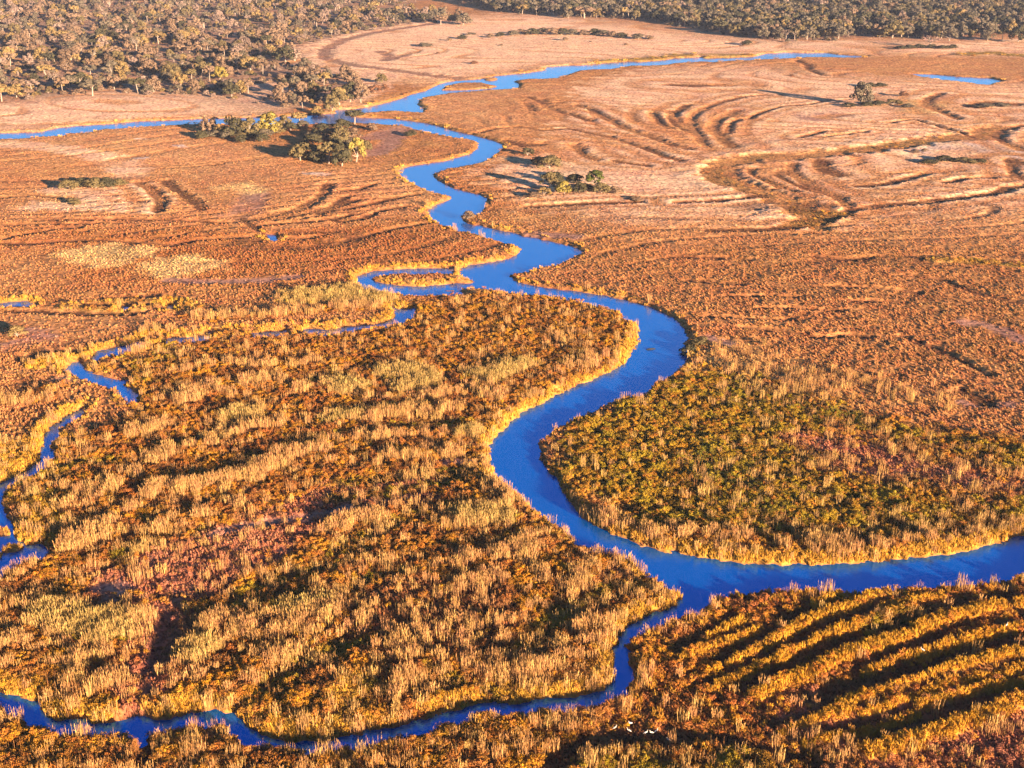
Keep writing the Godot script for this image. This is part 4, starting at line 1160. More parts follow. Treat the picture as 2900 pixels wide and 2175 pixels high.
func make_reed(count := 26) -> ArrayMesh:
	var f := Faces.new()
	for k in count:
		var a := rng.randf() * TAU
		var r := sqrt(rng.randf()) * 0.5
		var b := Vector3(cos(a) * r, 0, sin(a) * r)
		var h := rng.randf_range(0.62, 1.0)
		var yaw := rng.randf() * TAU
		var s := Vector3(cos(yaw), 0, sin(yaw)) * rng.randf_range(0.009, 0.020)
		var lean := Vector3(rng.randf_range(-0.12, 0.12) - 0.03, 0, rng.randf_range(-0.12, 0.12))
		var m := b + lean * 0.4 + Vector3(0, h * 0.55, 0)
		var t := b + lean + Vector3(0, h, 0)
		var v := rng.randf_range(0.75, 1.2)
		var c := Color(v, v * rng.randf_range(0.95, 1.03), v)
		f.quad(b - s, b + s, m + s, m - s, c)
		f.tri(m - s, m + s, t, c)
		if k % 2 == 0:      # feathery head
			var p := Color(v * 1.2, v * 1.2, v * 1.3)
			var s2 := s * 1.9
			var q := b + lean * 0.8 + Vector3(0, h * 0.84, 0)
			f.quad(q - Vector3(0, 0.09, 0), q + s2, q + Vector3(0, 0.15, 0) + lean * 0.4, q - s2, p)
		if k % 3 == 0:      # a drooping leaf
			var out := Vector3(cos(yaw * 3.0), 0, sin(yaw * 3.0)) * 0.16
			f.tri(m, m + Vector3(0, 0.05, 0) + s, m + out + Vector3(0, 0.10, 0), c)
	return f.mesh()


func make_mound() -> ArrayMesh:
	var f := Faces.new()
	for c in 7:
		var q := Vector3(rng.randf_range(-0.3, 0.3), rng.randf_range(0.25, 0.66), rng.randf_range(-0.3, 0.3))
		var tone := rng.randf_range(0.75, 1.2)
		for k in 15:
			var n := on_ball()
			if n.y < -0.1:
				n.y = -n.y
			var p := q + n * rng.randf_range(0.16, 0.26)
			var v := tone * rng.randf_range(0.85, 1.15)
			leaf(f, p, (n + on_ball() * 0.6).normalized(), rng.randf_range(0.05, 0.10), Color(v, v * rng.randf_range(0.92, 1.06), v))
	for k in 6:
		var a := rng.randf() * TAU
		f.tube(Vector3(0, 0, 0), Vector3(cos(a) * 0.25, 0.45, sin(a) * 0.25), 0.02, 0.01, Color(0.6, 0.5, 0.4), 3)
	return f.mesh()


func make_gold() -> ArrayMesh:
	var f := Faces.new()
	for k in 34:
		var a := rng.randf() * TAU
		var r := sqrt(rng.randf()) * 0.42
		var b := Vector3(cos(a) * r, 0, sin(a) * r)
		var h := rng.randf_range(0.55, 1.0)
		var out := Vector3(cos(a), 0, sin(a)) * rng.randf_range(0.0, 0.28)
		var yaw := rng.randf() * TAU
		var s := Vector3(cos(yaw), 0, sin(yaw)) * rng.randf_range(0.03, 0.055)
		var m := b + out * 0.35 + Vector3(0, h * 0.7, 0)
		var t := b + out + Vector3(0, h * rng.randf_range(0.85, 1.05), 0)
		var v := rng.randf_range(0.8, 1.2)
		var c := Color(v, v * rng.randf_range(0.94, 1.04), v)
		f.quad(b - s, b + s, m + s * 0.8, m - s * 0.8, c)
		f.tri(m - s * 0.8, m + s * 0.8, t, c)
	return f.mesh()


func scatter_grass() -> void:
	var mats := {}
	for k in ["tussock", "reed", "mound", "gold", "stalk"]:
		var m := StandardMaterial3D.new()
		m.resource_name = k + "_blades"
		m.vertex_color_use_as_albedo = true
		m.roughness = 0.85
		m.metallic_specular = 0.25
		m.backlight_enabled = true
		m.backlight = Color(0.5, 0.5, 0.5)
		mats[k] = m
	var lists := {}
	var meshes := {}
	for v in 3:
		meshes["tussock%d" % v] = make_tussock()
		meshes["reed%d" % v] = make_reed()
		meshes["mound%d" % v] = make_mound()
		meshes["stalk%d" % v] = make_reed(6)
		meshes["gold%d" % v] = make_gold()
	for k in meshes:
		lists[k] = []
	var d := 92.0
	while d < 1150.0:
		var s := maxf(0.0022 * d, 0.30)
		if d > 620.0:
			s = 0.0036 * d
		var w := half_w(d) * 0.985
		var x := -w
		while x < w:
			var px := x + rng.randf_range(-0.5, 0.5) * s
			var pd := d + rng.randf_range(-0.5, 0.5) * s * 1.25
			x += s
			var at := grid_at(px, pd)
			if shore[at] < 0.12:
				continue
			var clump := n_small.get_noise_2d(px * 0.8 + 40.0, pd * 0.8) + 0.8 * n_mid.get_noise_2d(px * 0.8, pd * 0.8 + 70.0)
			var r := rng.randf()
			var reed := a_reed[at]
			if reed < 0.3:
				reed *= clampf(1.0 + 3.2 * clump, 0.0, 4.0)
			else:
				reed *= clampf(1.0 + 0.9 * clump, 0.4, 1.4)
			var leafy := a_leaf[at] * clampf(1.0 - 1.8 * clump, 0.0, 2.2)
			var gold := a_gold[at]
			var tuft := a_tuft[at] * clampf(1.0 + 0.8 * clump, 0.25, 1.5)
			var kind := ""
			if r < reed: kind = "reed"
			elif r < reed + gold: kind = "gold"
			elif r < reed + gold + leafy: kind = "mound"
			elif rng.randf() < tuft: kind = "tussock"
			if kind == "":
				continue
			var g := Color(col_r[at], col_g[at], col_b[at])
			var v := rng.randf_range(0.8, 1.2)
			var c := g
			var h := 0.5
			var wide := s * 1.35
			var grey := a_grey[at]
			match kind:
				"reed":
					h = rng.randf_range(1.2, 2.3) * (1.0 + 0.3 * clump)
					wide = maxf(wide, 1.25) * rng.randf_range(0.8, 1.4)
					c = Color(0.42, 0.25, 0.075).lerp(Color(0.38, 0.185, 0.075), rng.randf()).lerp(Color(0.37, 0.265, 0.075), grey * rng.randf_range(0.6, 1.0))
				"gold":
					h = rng.randf_range(0.45, 1.0)
					wide = maxf(wide, 0.7) * rng.randf_range(0.9, 1.25)
					c = g.lerp(Color(0.56, 0.31, 0.030), 0.6)
				"mound":
					h = rng.randf_range(0.35, 1.1) * (1.0 - 0.5 * clump)
					wide = maxf(wide, 0.8) * rng.randf_range(1.0, 1.5)
					c = g.lerp(Color(0.46, 0.22, 0.012), clampf(0.3 + 1.6 * n_mid.get_noise_2d(px * 1.4 + 300.0, pd * 1.4) + rng.randf_range(-0.2, 0.3), 0.0, 0.95) * (1.0 - 1.3 * minf(grey, 0.6)))
					if grey > 0.22: c = c.lerp(Color(0.31, 0.215, 0.014), clampf(0.35 + 2.2 * n_mid.get_noise_2d(px * 1.6, pd * 1.6 + 800.0), 0.0, 0.9))
					if rng.randf() < 0.3 - 0.4 * grey: c = c.lerp(Color(0.37, 0.115, 0.02), 0.6)
				_:
					h = rng.randf_range(0.28, 0.65) * clampf(0.6 + 0.5 * a_lump[at], 0.5, 1.3)
					wide = minf(wide, 0.80) * rng.randf_range(0.7, 1.4)
					h *= clampf(1.35 - d / 520.0, 0.4, 1.0)
					c = Color(g.r * 1.08, g.g * 1.12, g.b * 1.1)
					var pick := rng.randf()
					if pick < 0.22 and d < 650.0: c = c.lerp(Color(0.36, 0.115, 0.045), 0.5)
					elif pick > 0.76 and d < 650.0: c = c.lerp(Color(0.20, 0.115, 0.030), 0.6)
			c = Color(c.r * v, c.g * v * rng.randf_range(0.94, 1.05), c.b * v)
			var b := Basis(Vector3.UP, rng.randf() * TAU).scaled(Vector3(wide, h, wide))
			if d < 330.0 and kind in ["mound", "tussock"] and a_leaf[at] > 0.1 and a_reed[at] > 0.012 and rng.randf() < 0.20 * clampf(0.6 + 2.0 * clump, 0.05, 2.0):
				var kc := Color(0.48, 0.28, 0.10).lerp(Color(0.36, 0.15, 0.045), rng.randf())
				var kh := rng.randf_range(1.1, 2.1)
				lists["stalk" + str(rng.randi() % 3)].append([Transform3D(Basis(Vector3.UP, rng.randf() * TAU).scaled(Vector3(0.9, kh, 0.9)), Vector3(px, ground_y(px, pd) - 0.04, -pd)), Color(kc.r * v, kc.g * v, kc.b * v)])
			lists[kind + str(rng.randi() % 3)].append([Transform3D(b, Vector3(px, ground_y(px, pd) - 0.04, -pd)), c])
		d += s * 1.25
	var about := {"tussock": ["tussock_grass", "low orange and rust tussocks covering the floodplain", "tussock grass"], "reed": ["reed_bed", "tall straw coloured reeds with feathery heads along the banks and in strips", "reeds"], "mound": ["marsh_scrub", "knee high leafy yellow and olive marsh scrub", "marsh scrub"], "stalk": ["dry_stalks", "thin pale dry stalks standing up out of the marsh scrub", "dry stalks"], "gold": ["bank_grass", "golden grass fringing the banks and crowning the ridges", "bank grass"]}
	for kind in about:
		var root := Node3D.new()
		root.name = about[kind][0]
		root.set_meta("label", about[kind][1])
		root.set_meta("category", about[kind][2])
		root.set_meta("kind", "stuff")
		add_child(root)
		for v in 3:
			spread(["tufts", "reeds", "leaves", "blades", "stems"][["tussock", "reed", "mound", "gold", "stalk"].find(kind)], meshes[kind + str(v)], lists[kind + str(v)], mats[kind], root)
			print(kind, v, " ", lists[kind + str(v)].size())


# ------------------------------------------------------------------ birds and driftwood
func swept(path: Array, radii: Array, flat: float, sides := 10) -> ArrayMesh:
	var st := SurfaceTool.new()
	st.begin(Mesh.PRIMITIVE_TRIANGLES)
	var n := path.size()
	for k in n:
		var t: Vector3 = ((path[mini(k + 1, n - 1)] as Vector3) - (path[maxi(k - 1, 0)] as Vector3)).normalized()
		var s := Vector3(0, 0, 1)
		var u := s.cross(t).normalized()
		for i in sides:
			var a := TAU * i / sides
			st.add_vertex((path[k] as Vector3) + s * cos(a) * radii[k] * flat + u * sin(a) * radii[k])
	for k in n - 1:
		for i in sides:
			var a := k * sides + i
			var b := k * sides + (i + 1) % sides
			for q in [a, b, a + sides, b, b + sides, a + sides]:
				st.add_index(q)
	st.generate_normals()
	return st.commit()


func flat_mat(called: String, c: Color, rough := 0.8) -> StandardMaterial3D:
	var m := StandardMaterial3D.new()
	m.resource_name = called
	m.albedo_color = c.linear_to_srgb()
	m.roughness = rough
	return m


var bird_parts := []


func bird(x: float, z: float, turn: float, label: String) -> void:
	if bird_parts.is_empty():
		var body := swept([Vector3(-0.42, 0.30, 0), Vector3(-0.34, 0.33, 0), Vector3(-0.18, 0.40, 0), Vector3(0.0, 0.46, 0), Vector3(0.14, 0.50, 0), Vector3(0.23, 0.55, 0), Vector3(0.26, 0.63, 0), Vector3(0.22, 0.72, 0), Vector3(0.24, 0.80, 0), Vector3(0.31, 0.83, 0), Vector3(0.37, 0.82, 0)], [0.01, 0.05, 0.11, 0.135, 0.11, 0.07, 0.04, 0.034, 0.036, 0.04, 0.012], 0.95)
		var beak := swept([Vector3(0.36, 0.825, 0), Vector3(0.42, 0.815, 0), Vector3(0.50, 0.80, 0)], [0.016, 0.011, 0.002], 1.0, 6)
		var leg := swept([Vector3(0.02, 0.40, 0), Vector3(0.0, 0.22, 0), Vector3(0.02, 0.0, 0), Vector3(0.09, 0.0, 0)], [0.02, 0.012, 0.011, 0.006], 1.0, 6)
		bird_parts = [body, beak, leg, flat_mat("white_plumage", Color(0.45, 0.40, 0.35)), flat_mat("horn", Color(0.45, 0.25, 0.04)), flat_mat("dark_leg", Color(0.03, 0.03, 0.03))]
	var root := Node3D.new()
	root.name = unique("wading_bird")
	root.position = Vector3(x, ground_y(x, -z) + 0.25, z)
	root.rotation_degrees.y = turn
	root.scale = Vector3.ONE * 0.8
	root.set_meta("label", label)
	root.set_meta("category", "bird")
	root.set_meta("group", "white birds on the wet ground")
	add_child(root)
	for part in [["body", 0, 3, 0.0], ["beak", 1, 4, 0.0], ["leg", 2, 5, 0.05], ["leg", 2, 5, -0.05]]:
		var mi := MeshInstance3D.new()
		mi.name = part[0]
		mi.mesh = bird_parts[part[1]]
		mi.material_override = bird_parts[part[2]]
		mi.position.z = part[3]
		root.add_child(mi, true)


func drift(x: float, z: float) -> void:
	var mi := MeshInstance3D.new()
	mi.name = "driftwood_log"
	mi.mesh = swept([Vector3(-1.1, -0.05, 0), Vector3(-0.9, 0.03, 0.02), Vector3(-0.4, 0.09, 0.06), Vector3(0.1, 0.07, 0.0), Vector3(0.6, 0.08, -0.08), Vector3(1.0, 0.02, -0.05), Vector3(1.2, -0.02, 0.0)], [0.05, 0.17, 0.24, 0.22, 0.20, 0.14, 0.03], 1.1)
	mi.material_override = flat_mat("wet_wood", Color(0.012, 0.010, 0.008), 0.9)
	mi.position = Vector3(x, 0.0, z)
	mi.rotation_degrees.y = 12
	mi.set_meta("label", "small dark log floating alone on the blue river bend")
	mi.set_meta("category", "driftwood")
	add_child(mi)


func plant_list() -> void:
	plant("dome", "tan", -128.7, -520.0, 7.6, 7.3, "tan broad crowned tree at the left end of the riverside grove", "tree", "trees of the riverside grove")
	plant("dome", "yellow", -122.4, -514.5, 5.5, 5.6, "small yellow crowned tree in front of the tan tree at the grove's left end", "tree", "trees of the riverside grove")
	plant("dome", "dark", -116.3, -512.7, 9.5, 10.4, "tall dark green tree, darkest of the left half of the riverside grove", "tree", "trees of the riverside grove")
	plant("dome", "olive", -109.9, -512.7, 8.8, 8.8, "olive tree between the dark tree and the bright yellow green tree of the grove", "tree", "trees of the riverside grove")
	plant("dome", "bright", -102.9, -520.0, 9.6, 10.6, "bright yellow green tree, brightest of the riverside grove", "tree", "trees of the riverside grove")
	plant("dome", "olive", -98.1, -529.5, 6.7, 6.6, "olive tree just right of the brightest tree in the grove", "tree", "trees of the riverside grove")
	plant("umbrella", "yellow", -93.2, -537.4, 6.7, 7.6, "yellow tinged flat topped tree, river end of the grove's upper row", "tree", "trees of the riverside grove")
	plant("bush", "dark", -130.0, -508.3, 4.0, 5.6, "low dark bush at the foot of the grove's left end", "tree", "trees of the riverside grove")
	plant("bush", "dark", -102.6, -500.2, 4.3, 7.1, "low dark bush below the bright yellow green tree", "tree", "trees of the riverside grove")
	plant("bush", "dark", -110.0, -498.5, 4.0, 6.3, "low dark bush below the tall dark tree of the grove", "tree", "trees of the riverside grove")
	plant("dome", "olive", -80.8, -463.0, 7.5, 8.8, "olive tree at the near left corner of the lower grove", "tree", "trees of the riverside grove")
	plant("umbrella", "olive", -69.1, -457.1, 9.2, 8.7, "spreading olive tree with a pale leaning trunk in the lower grove", "tree", "trees of the riverside grove")
	plant("dome", "olive", -63.6, -454.2, 7.3, 7.9, "rounded olive tree on the near edge of the lower grove", "tree", "trees of the riverside grove")
	plant("dome", "dark", -73.7, -460.0, 5.9, 6.5, "dark green tree between two olive trees on the lower grove's near side", "tree", "trees of the riverside grove")
	plant("dome", "dark", -69.1, -475.4, 7.0, 8.2, "dark tree in the middle of the lower grove", "tree", "trees of the riverside grove")
	plant("bush", "dark", -80.8, -495.1, 5.3, 9.3, "wide dark thicket in the gap between the two halves of the grove", "tree", "trees of the riverside grove")
	plant("dome", "tan", -74.0, -502.0, 6.0, 9.5, "tan tree in the back row of the lower grove", "tree", "trees of the riverside grove")
	plant("dome", "dark", -81.2, -520.0, 4.8, 8.1, "dark tree near the water behind the lower grove", "tree", "trees of the riverside grove")
	plant("dome", "dark", -63.6, -452.7, 8.5, 8.6, "broad dark tree on the near edge of the lower grove beside the bare sand", "tree", "trees of the riverside grove")
	plant("dome", "bright", -59.1, -460.0, 10.5, 8.7, "yellow green sunlit tree at the right corner of the lower grove", "tree", "trees of the riverside grove")
	plant("dome", "olive", -57.5, -478.6, 5.8, 5.3, "small olive tree at the edge of the bare sand right of the grove", "tree", "trees of the riverside grove")
	plant("dome", "olive", -69.7, -495.1, 8.6, 8.6, "olive tree at the back of the lower grove near the bare sand", "tree", "trees of the riverside grove")
	plant("dome", "tan", -65.4, -502.0, 6.0, 8.7, "brownish tree on the grove's right edge above the bare sand", "tree", "trees of the riverside grove")
	plant("umbrella", "dark", -69.4, -541.4, 7.1, 9.3, "flat topped tree with a white trunk standing at the river fork", "tree", "trees of the riverside grove")
	plant("bush", "tan", -60.9, -527.6, 3.8, 5.8, "brown bush at the river fork right of the white trunked tree", "tree", "trees of the riverside grove")
	plant("bush", "dark", -73.8, -531.5, 5.3, 8.3, "dark bush at the river fork left of the white trunked tree", "tree", "trees of the riverside grove")
	plant("dome", "olive", -84.4, -577.7, 8.3, 8.1, "olive tree on the far bank opposite the grove, near the water", "tree", "trees on the far bank opposite the grove")
	plant("dome", "yellow", -83.1, -596.5, 9.4, 10.2, "yellowish tree on the far bank behind the olive bank tree", "tree", "trees on the far bank opposite the grove")
	plant("umbrella", "tan", -97.9, -577.7, 8.0, 6.3, "slender tan tree with a pale trunk on the far bank", "tree", "trees on the far bank opposite the grove")
	plant("bush", "yellow", -90.1, -571.0, 5.3, 7.1, "yellowish bush at the water's edge opposite the grove", "tree", "trees on the far bank opposite the grove")
	plant("dome", "olive", -83.1, -594.1, 8.6, 9.2, "olive tree on the far bank above the dark water", "tree", "trees on the far bank opposite the grove")
	plant("dome", "dark", -78.9, -603.8, 11.1, 10.3, "large dark tree on the far bank at the start of the yellow bank", "tree", "trees on the far bank opposite the grove")
	plant("dome", "tan", -73.5, -601.4, 11.0, 9.3, "tan tree, last large one on the far bank before the bend", "tree", "trees on the far bank opposite the grove")
	plant("bush", "rust", -70.1, -632.2, 5.4, 7.8, "reddish brown bush on the sand above the bend", "tree", "trees on the far bank opposite the grove")
	plant("bush", "rust", -66.5, -640.4, 4.2, 5.9, "smaller reddish bush at the right of the sand above the bend", "tree", "trees on the far bank opposite the grove")
	plant("bush", "dark", -42.7, -514.5, 2.7, 5.9, "low dark bush on the near bank right of the grove's bare sand", "bush", "bushes on the floodplain")
	plant("bush", "dark", 6.2, -473.8, 3.8, 5.5, "dark bush on the upper slope above the three bush islands", "bush", "bushes on the floodplain")
	plant("bush", "olive", 13.6, -449.9, 5.5, 11.1, "wide olive bush topping the grassy mound right of the river", "bush", "bushes on the floodplain")
	plant("bush", "dark", 9.9, -457.1, 3.4, 6.0, "dark low bush against the left of the wide olive mound bush", "bush", "bushes on the floodplain")
	plant("dome", "olive", 12.6, -414.1, 6.8, 7.3, "olive tree at the left of the bush cluster right of the river", "bush", "bushes on the floodplain")
	plant("bush", "dark", 15.4, -424.2, 4.6, 6.2, "dark bush behind the olive tree of the cluster", "bush", "bushes on the floodplain")
	plant("bush", "bright", 17.6, -408.1, 5.3, 6.6, "bright olive bush at the front of the cluster right of the river", "bush", "bushes on the floodplain")
	plant("bush", "yellow", 11.0, -406.4, 3.3, 4.8, "small yellowish bush at the front left of the cluster", "bush", "bushes on the floodplain")
	plant("dome", "green", 29.0, -417.8, 6.5, 7.3, "round deep green tree at the right of the cluster", "bush", "bushes on the floodplain")
	plant("bush", "dark", 22.8, -409.3, 4.2, 5.4, "dark bush before the bright bush and the green tree", "bush", "bushes on the floodplain")
	plant("bush", "dark", 22.1, -424.2, 4.0, 6.8, "dark thicket at the back of the cluster", "bush", "bushes on the floodplain")
	plant("bush", "olive", 30.3, -408.1, 4.5, 6.6, "olive bush below the round green tree", "bush", "bushes on the floodplain")
	plant("bush", "tan", 35.2, -408.1, 2.8, 5.4, "brown low bush at the right tail of the cluster", "bush", "bushes on the floodplain")
	plant("bush", "olive", 25.6, -411.7, 3.4, 4.8, "olive bush left below the round green tree", "bush", "bushes on the floodplain")
	plant("bush", "tan", 7.7, -401.0, 2.2, 6.5, "low brown scrub trailing left of the cluster", "bush", "bushes on the floodplain")
	plant("bush", "tan", 40.6, -399.4, 1.6, 5.3, "low brown scrub alone to the right of the cluster", "bush", "bushes on the floodplain")
	plant("bush", "tan", -13.8, -373.5, 3.1, 4.4, "grey brown bush on the point jutting into the river", "bush", "bushes on the floodplain")
	plant("bush", "yellow", -113.6, -263.9, 3.3, 4.4, "round yellow olive bush alone on the bare ground at the frame's edge", "bush", "bushes on the floodplain")
	plant("bush", "dark", 39.3, -254.3, 2.8, 4.3, "dark bush leaning over the outer river bend", "bush", "bushes on the floodplain")
	plant("bush", "olive", 42.4, -258.5, 2.1, 4.4, "olive bush beside the dark bush at the outer bend", "bush", "bushes on the floodplain")
	plant("bush", "olive", -152.2, -412.9, 4.2, 7.2, "olive bush at the left of the thicket on the pale mound", "bush", "bushes on the floodplain")
	plant("bush", "dark", -149.5, -417.8, 4.0, 6.7, "dark bush second in the thicket on the pale mound", "bush", "bushes on the floodplain")
	plant("bush", "olive", -143.5, -414.6, 4.5, 7.9, "olive bush in the middle of the thicket on the pale mound", "bush", "bushes on the floodplain")
	plant("bush", "dark", -139.5, -416.1, 4.0, 7.3, "dark bush right of the middle of the mound thicket", "bush", "bushes on the floodplain")
	plant("bush", "olive", -136.8, -419.1, 3.1, 6.7, "small olive bush at the right tail of the mound thicket", "bush", "bushes on the floodplain")
	plant("bush", "olive", -144.3, -392.7, 2.4, 5.8, "low olive bush alone below the mound thicket", "bush", "bushes on the floodplain")
	plant("bush", "greyolive", -58.1, -837.8, 3.0, 10.5, "grey olive bush, first from the left of the line across the pale plain", "bush", "line of bushes across the pale plain")
	plant("bush", "tan", -43.8, -872.2, 2.4, 4.9, "grey olive bush, second from the left of the line across the pale plain", "bush", "line of bushes across the pale plain")
	plant("bush", "dark", -34.2, -882.3, 3.6, 8.6, "grey olive bush, third from the left of the line across the pale plain", "bush", "line of bushes across the pale plain")
	plant("bush", "greyolive", -29.5, -910.5, 2.3, 7.6, "grey olive bush, fourth from the left of the line across the pale plain", "bush", "line of bushes across the pale plain")
	plant("bush", "tan", -15.4, -892.5, 3.2, 6.2, "grey olive bush, fifth from the left of the line across the pale plain", "bush", "line of bushes across the pale plain")
	plant("bush", "dark", -8.7, -898.8, 3.7, 7.5, "grey olive bush, sixth from the left of the line across the pale plain", "bush", "line of bushes across the pale plain")
	plant("bush", "greyolive", 0.5, -905.2, 4.6, 10.1, "grey olive bush, seventh from the left of the line across the pale plain", "bush", "line of bushes across the pale plain")
	plant("bush", "tan", 7.4, -910.5, 4.9, 10.1, "grey olive bush, eighth from the left of the line across the pale plain", "bush", "line of bushes across the pale plain")
	plant("bush", "dark", 14.3, -910.5, 5.6, 11.4, "grey olive bush, ninth from the left of the line across the pale plain", "bush", "line of bushes across the pale plain")
	plant("bush", "greyolive", 21.3, -913.8, 5.4, 11.5, "grey olive bush, tenth from the left of the line across the pale plain", "bush", "line of bushes across the pale plain")
	plant("bush", "tan", 28.1, -909.5, 6.0, 12.7, "grey olive bush, eleventh from the left of the line across the pale plain", "bush", "line of bushes across the pale plain")
	plant("bush", "dark", 36.2, -910.5, 5.3, 11.4, "grey olive bush, twelfth from the left of the line across the pale plain", "bush", "line of bushes across the pale plain")
	plant("bush", "greyolive", 43.1, -909.5, 4.9, 11.4, "grey olive bush, thirteenth from the left of the line across the pale plain", "bush", "line of bushes across the pale plain")
	plant("bush", "tan", 52.3, -909.5, 4.2, 10.1, "grey olive bush, fourteenth from the left of the line across the pale plain", "bush", "line of bushes across the pale plain")
	plant("bush", "dark", 59.2, -909.5, 5.3, 11.4, "grey olive bush, fifteenth from the left of the line across the pale plain", "bush", "line of bushes across the pale plain")
	plant("bush", "greyolive", 65.7, -903.0, 5.3, 11.3, "grey olive bush, sixteenth from the left of the line across the pale plain", "bush", "line of bushes across the pale plain")
	plant("bush", "tan", 72.0, -896.7, 4.6, 10.0, "grey olive bush, seventeenth from the left of the line across the pale plain", "bush", "line of bushes across the pale plain")
	plant("bush", "dark", 77.4, -892.5, 4.1, 10.0, "grey olive bush, eighteenth from the left of the line across the pale plain", "bush", "line of bushes across the pale plain")
	plant("bush", "greyolive", 88.8, -882.3, 5.1, 11.1, "grey olive bush, nineteenth from the left of the line across the pale plain", "bush", "line of bushes across the pale plain")
	plant("bush", "tan", 95.8, -884.3, 2.8, 8.6, "grey olive bush, twentieth from the left of the line across the pale plain", "bush", "line of bushes across the pale plain")
	plant("bush", "tan", 37.0, -872.2, 2.8, 4.9, "small bush just below the middle of the plain's line of bushes", "bush", "scattered bushes on the pale plain")
	plant("bush", "tan", -7.1, -843.3, 1.5, 2.6, "tiny bush below the left part of the plain's line of bushes", "bush", "scattered bushes on the pale plain")
	plant("bush", "rust", -47.4, -799.1, 1.4, 2.8, "tiny brown bush on the pale sand inside the old meander", "bush", "scattered bushes on the pale plain")
	plant("bush", "rust", -22.3, -747.1, 2.1, 5.2, "brown round bush on pale sand near the upper river", "bush", "scattered bushes on the pale plain")
	plant("bush", "tan", 76.7, -843.3, 1.9, 3.5, "small bush below the right part of the plain's line of bushes", "bush", "scattered bushes on the pale plain")
	plant("bush", "tan", 54.1, -862.4, 1.3, 2.4, "tiny bush between the line of bushes and the upper river", "bush", "scattered bushes on the pale plain")
	plant("bush", "rust", 156.2, -695.9, 1.4, 3.4, "small round brown bush on the pale sand left of the lone tree", "bush", "scattered bushes on the pale plain")
	plant("bush", "dark", 158.1, -843.3, 3.9, 9.4, "dark bush on the pale sand below the right wood", "bush", "scattered bushes on the pale plain")
	plant("bush", "dark", 160.9, -590.7, 2.0, 7.6, "dark scrub at the left foot of the lone tree", "bush", "scattered bushes on the pale plain")
	plant("bush", "dark", 169.6, -591.7, 2.6, 7.6, "dark scrub right at the foot of the lone tree", "bush", "scattered bushes on the pale plain")
	plant("bush", "dark", 176.8, -595.5, 2.8, 8.5, "dark scrub just right of the lone tree", "bush", "scattered bushes on the pale plain")
	plant("bush", "olive", 184.4, -596.5, 3.3, 9.3, "olive scrub farther right of the lone tree", "bush", "scattered bushes on the pale plain")
	plant("bush", "greyolive", 188.9, -588.4, 2.2, 6.7, "grey scrub at the right end of the lone tree's patch", "bush", "scattered bushes on the pale plain")
	plant("bush", "dark", 188.7, -653.3, 2.9, 7.4, "dark bush behind the lone tree", "bush", "scattered bushes on the pale plain")
	plant("bush", "dark", 195.2, -655.6, 2.2, 7.4, "low dark bush right of the one behind the lone tree", "bush", "scattered bushes on the pale plain")
	plant("bush", "rust", 196.9, -621.6, 3.2, 5.3, "bare brown shrub upright beside the white sand", "bush", "scattered bushes on the pale plain")
	plant("bush", "greyolive", 225.4, -589.3, 2.0, 10.1, "low grey bush on the dark patch near the right edge", "bush", "scattered bushes on the pale plain")
	plant("bush", "greyolive", 234.7, -591.7, 1.9, 9.3, "second low grey bush on the dark patch near the right edge", "bush", "scattered bushes on the pale plain")
	plant("bush", "tan", 158.4, -477.9, 1.5, 4.1, "brown bush at the left on the white salt pan", "bush", "scattered bushes on the pale plain")
	plant("bush", "tan", 162.9, -480.5, 1.5, 2.8, "small upright bush on the white salt pan", "bush", "scattered bushes on the pale plain")
	plant("bush", "dark", 157.3, -458.6, 2.0, 8.0, "dark bush at the left of the row below the white salt pan", "bush", "scattered bushes on the pale plain")
	plant("bush", "dark", 165.4, -463.0, 2.2, 8.0, "dark bush second in the row below the white salt pan", "bush", "scattered bushes on the pale plain")
	plant("bush", "olive", 171.2, -458.9, 2.3, 8.6, "olive bush third in the row below the white salt pan", "bush", "scattered bushes on the pale plain")
	plant("bush", "dark", 177.1, -460.0, 2.0, 6.0, "dark bush at the right of the row below the white salt pan", "bush", "scattered bushes on the pale plain")
	plant("dome", "greyolive", 167.9, -594.1, 11.7, 11.5, "lone round crowned tree standing on the pale plain", "tree", "")
	plant("dome", "dark", -137.0, -756.8, 10.7, 12.8, "round evergreen tree alone at the wood's edge beside the old meander", "tree", "standout trees of the woods")
	plant("dome", "dark", -140.9, -621.6, 7.7, 9.1, "round dark tree beside the sandy clearing in the left wood", "tree", "standout trees of the woods")
	plant("umbrella", "greyolive", -210.7, -621.6, 9.3, 12.5, "grey flat topped tree with pale forked trunk, near edge of the left wood", "tree", "standout trees of the woods")
	plant("dome", "dark", -226.6, -651.6, 9.3, 11.1, "dark green tree behind the grey flat topped one", "tree", "standout trees of the woods")
	plant("umbrella", "tan", -271.0, -788.3, 9.1, 10.8, "tan flat topped tree with a pale trunk beside the small clearing", "tree", "standout trees of the woods")
	plant("umbrella", "tan", -243.1, -764.4, 9.8, 10.5, "tan tree with a straight pale trunk in the middle of the left wood", "tree", "standout trees of the woods")
	plant("dome", "yellow", -247.8, -619.0, 7.7, 9.6, "yellowish tree at the lower left corner of the left wood", "tree", "standout trees of the woods")
	plant("bare", "tan", -244.4, -663.2, 7.7, 9.2, "leafless pale branched tree near the lower left of the wood", "tree", "standout trees of the woods")
	plant("dome", "yellow", -176.3, -660.3, 7.3, 9.2, "yellow green round tree in the lower middle of the left wood", "tree", "standout trees of the woods")
	plant("umbrella", "tan", -164.1, -675.2, 9.6, 6.2, "tall slim tree with a white trunk in the left wood", "tree", "standout trees of the woods")
	plant("dome", "bright", -160.2, -681.4, 7.5, 9.4, "yellow green tree right of the slim white trunked one", "tree", "standout trees of the woods")
	plant("bare", "pinkgrey", -170.8, -932.6, 8.9, 12.7, "white trunked leafless tree near the top of the left wood", "tree", "standout trees of the woods")
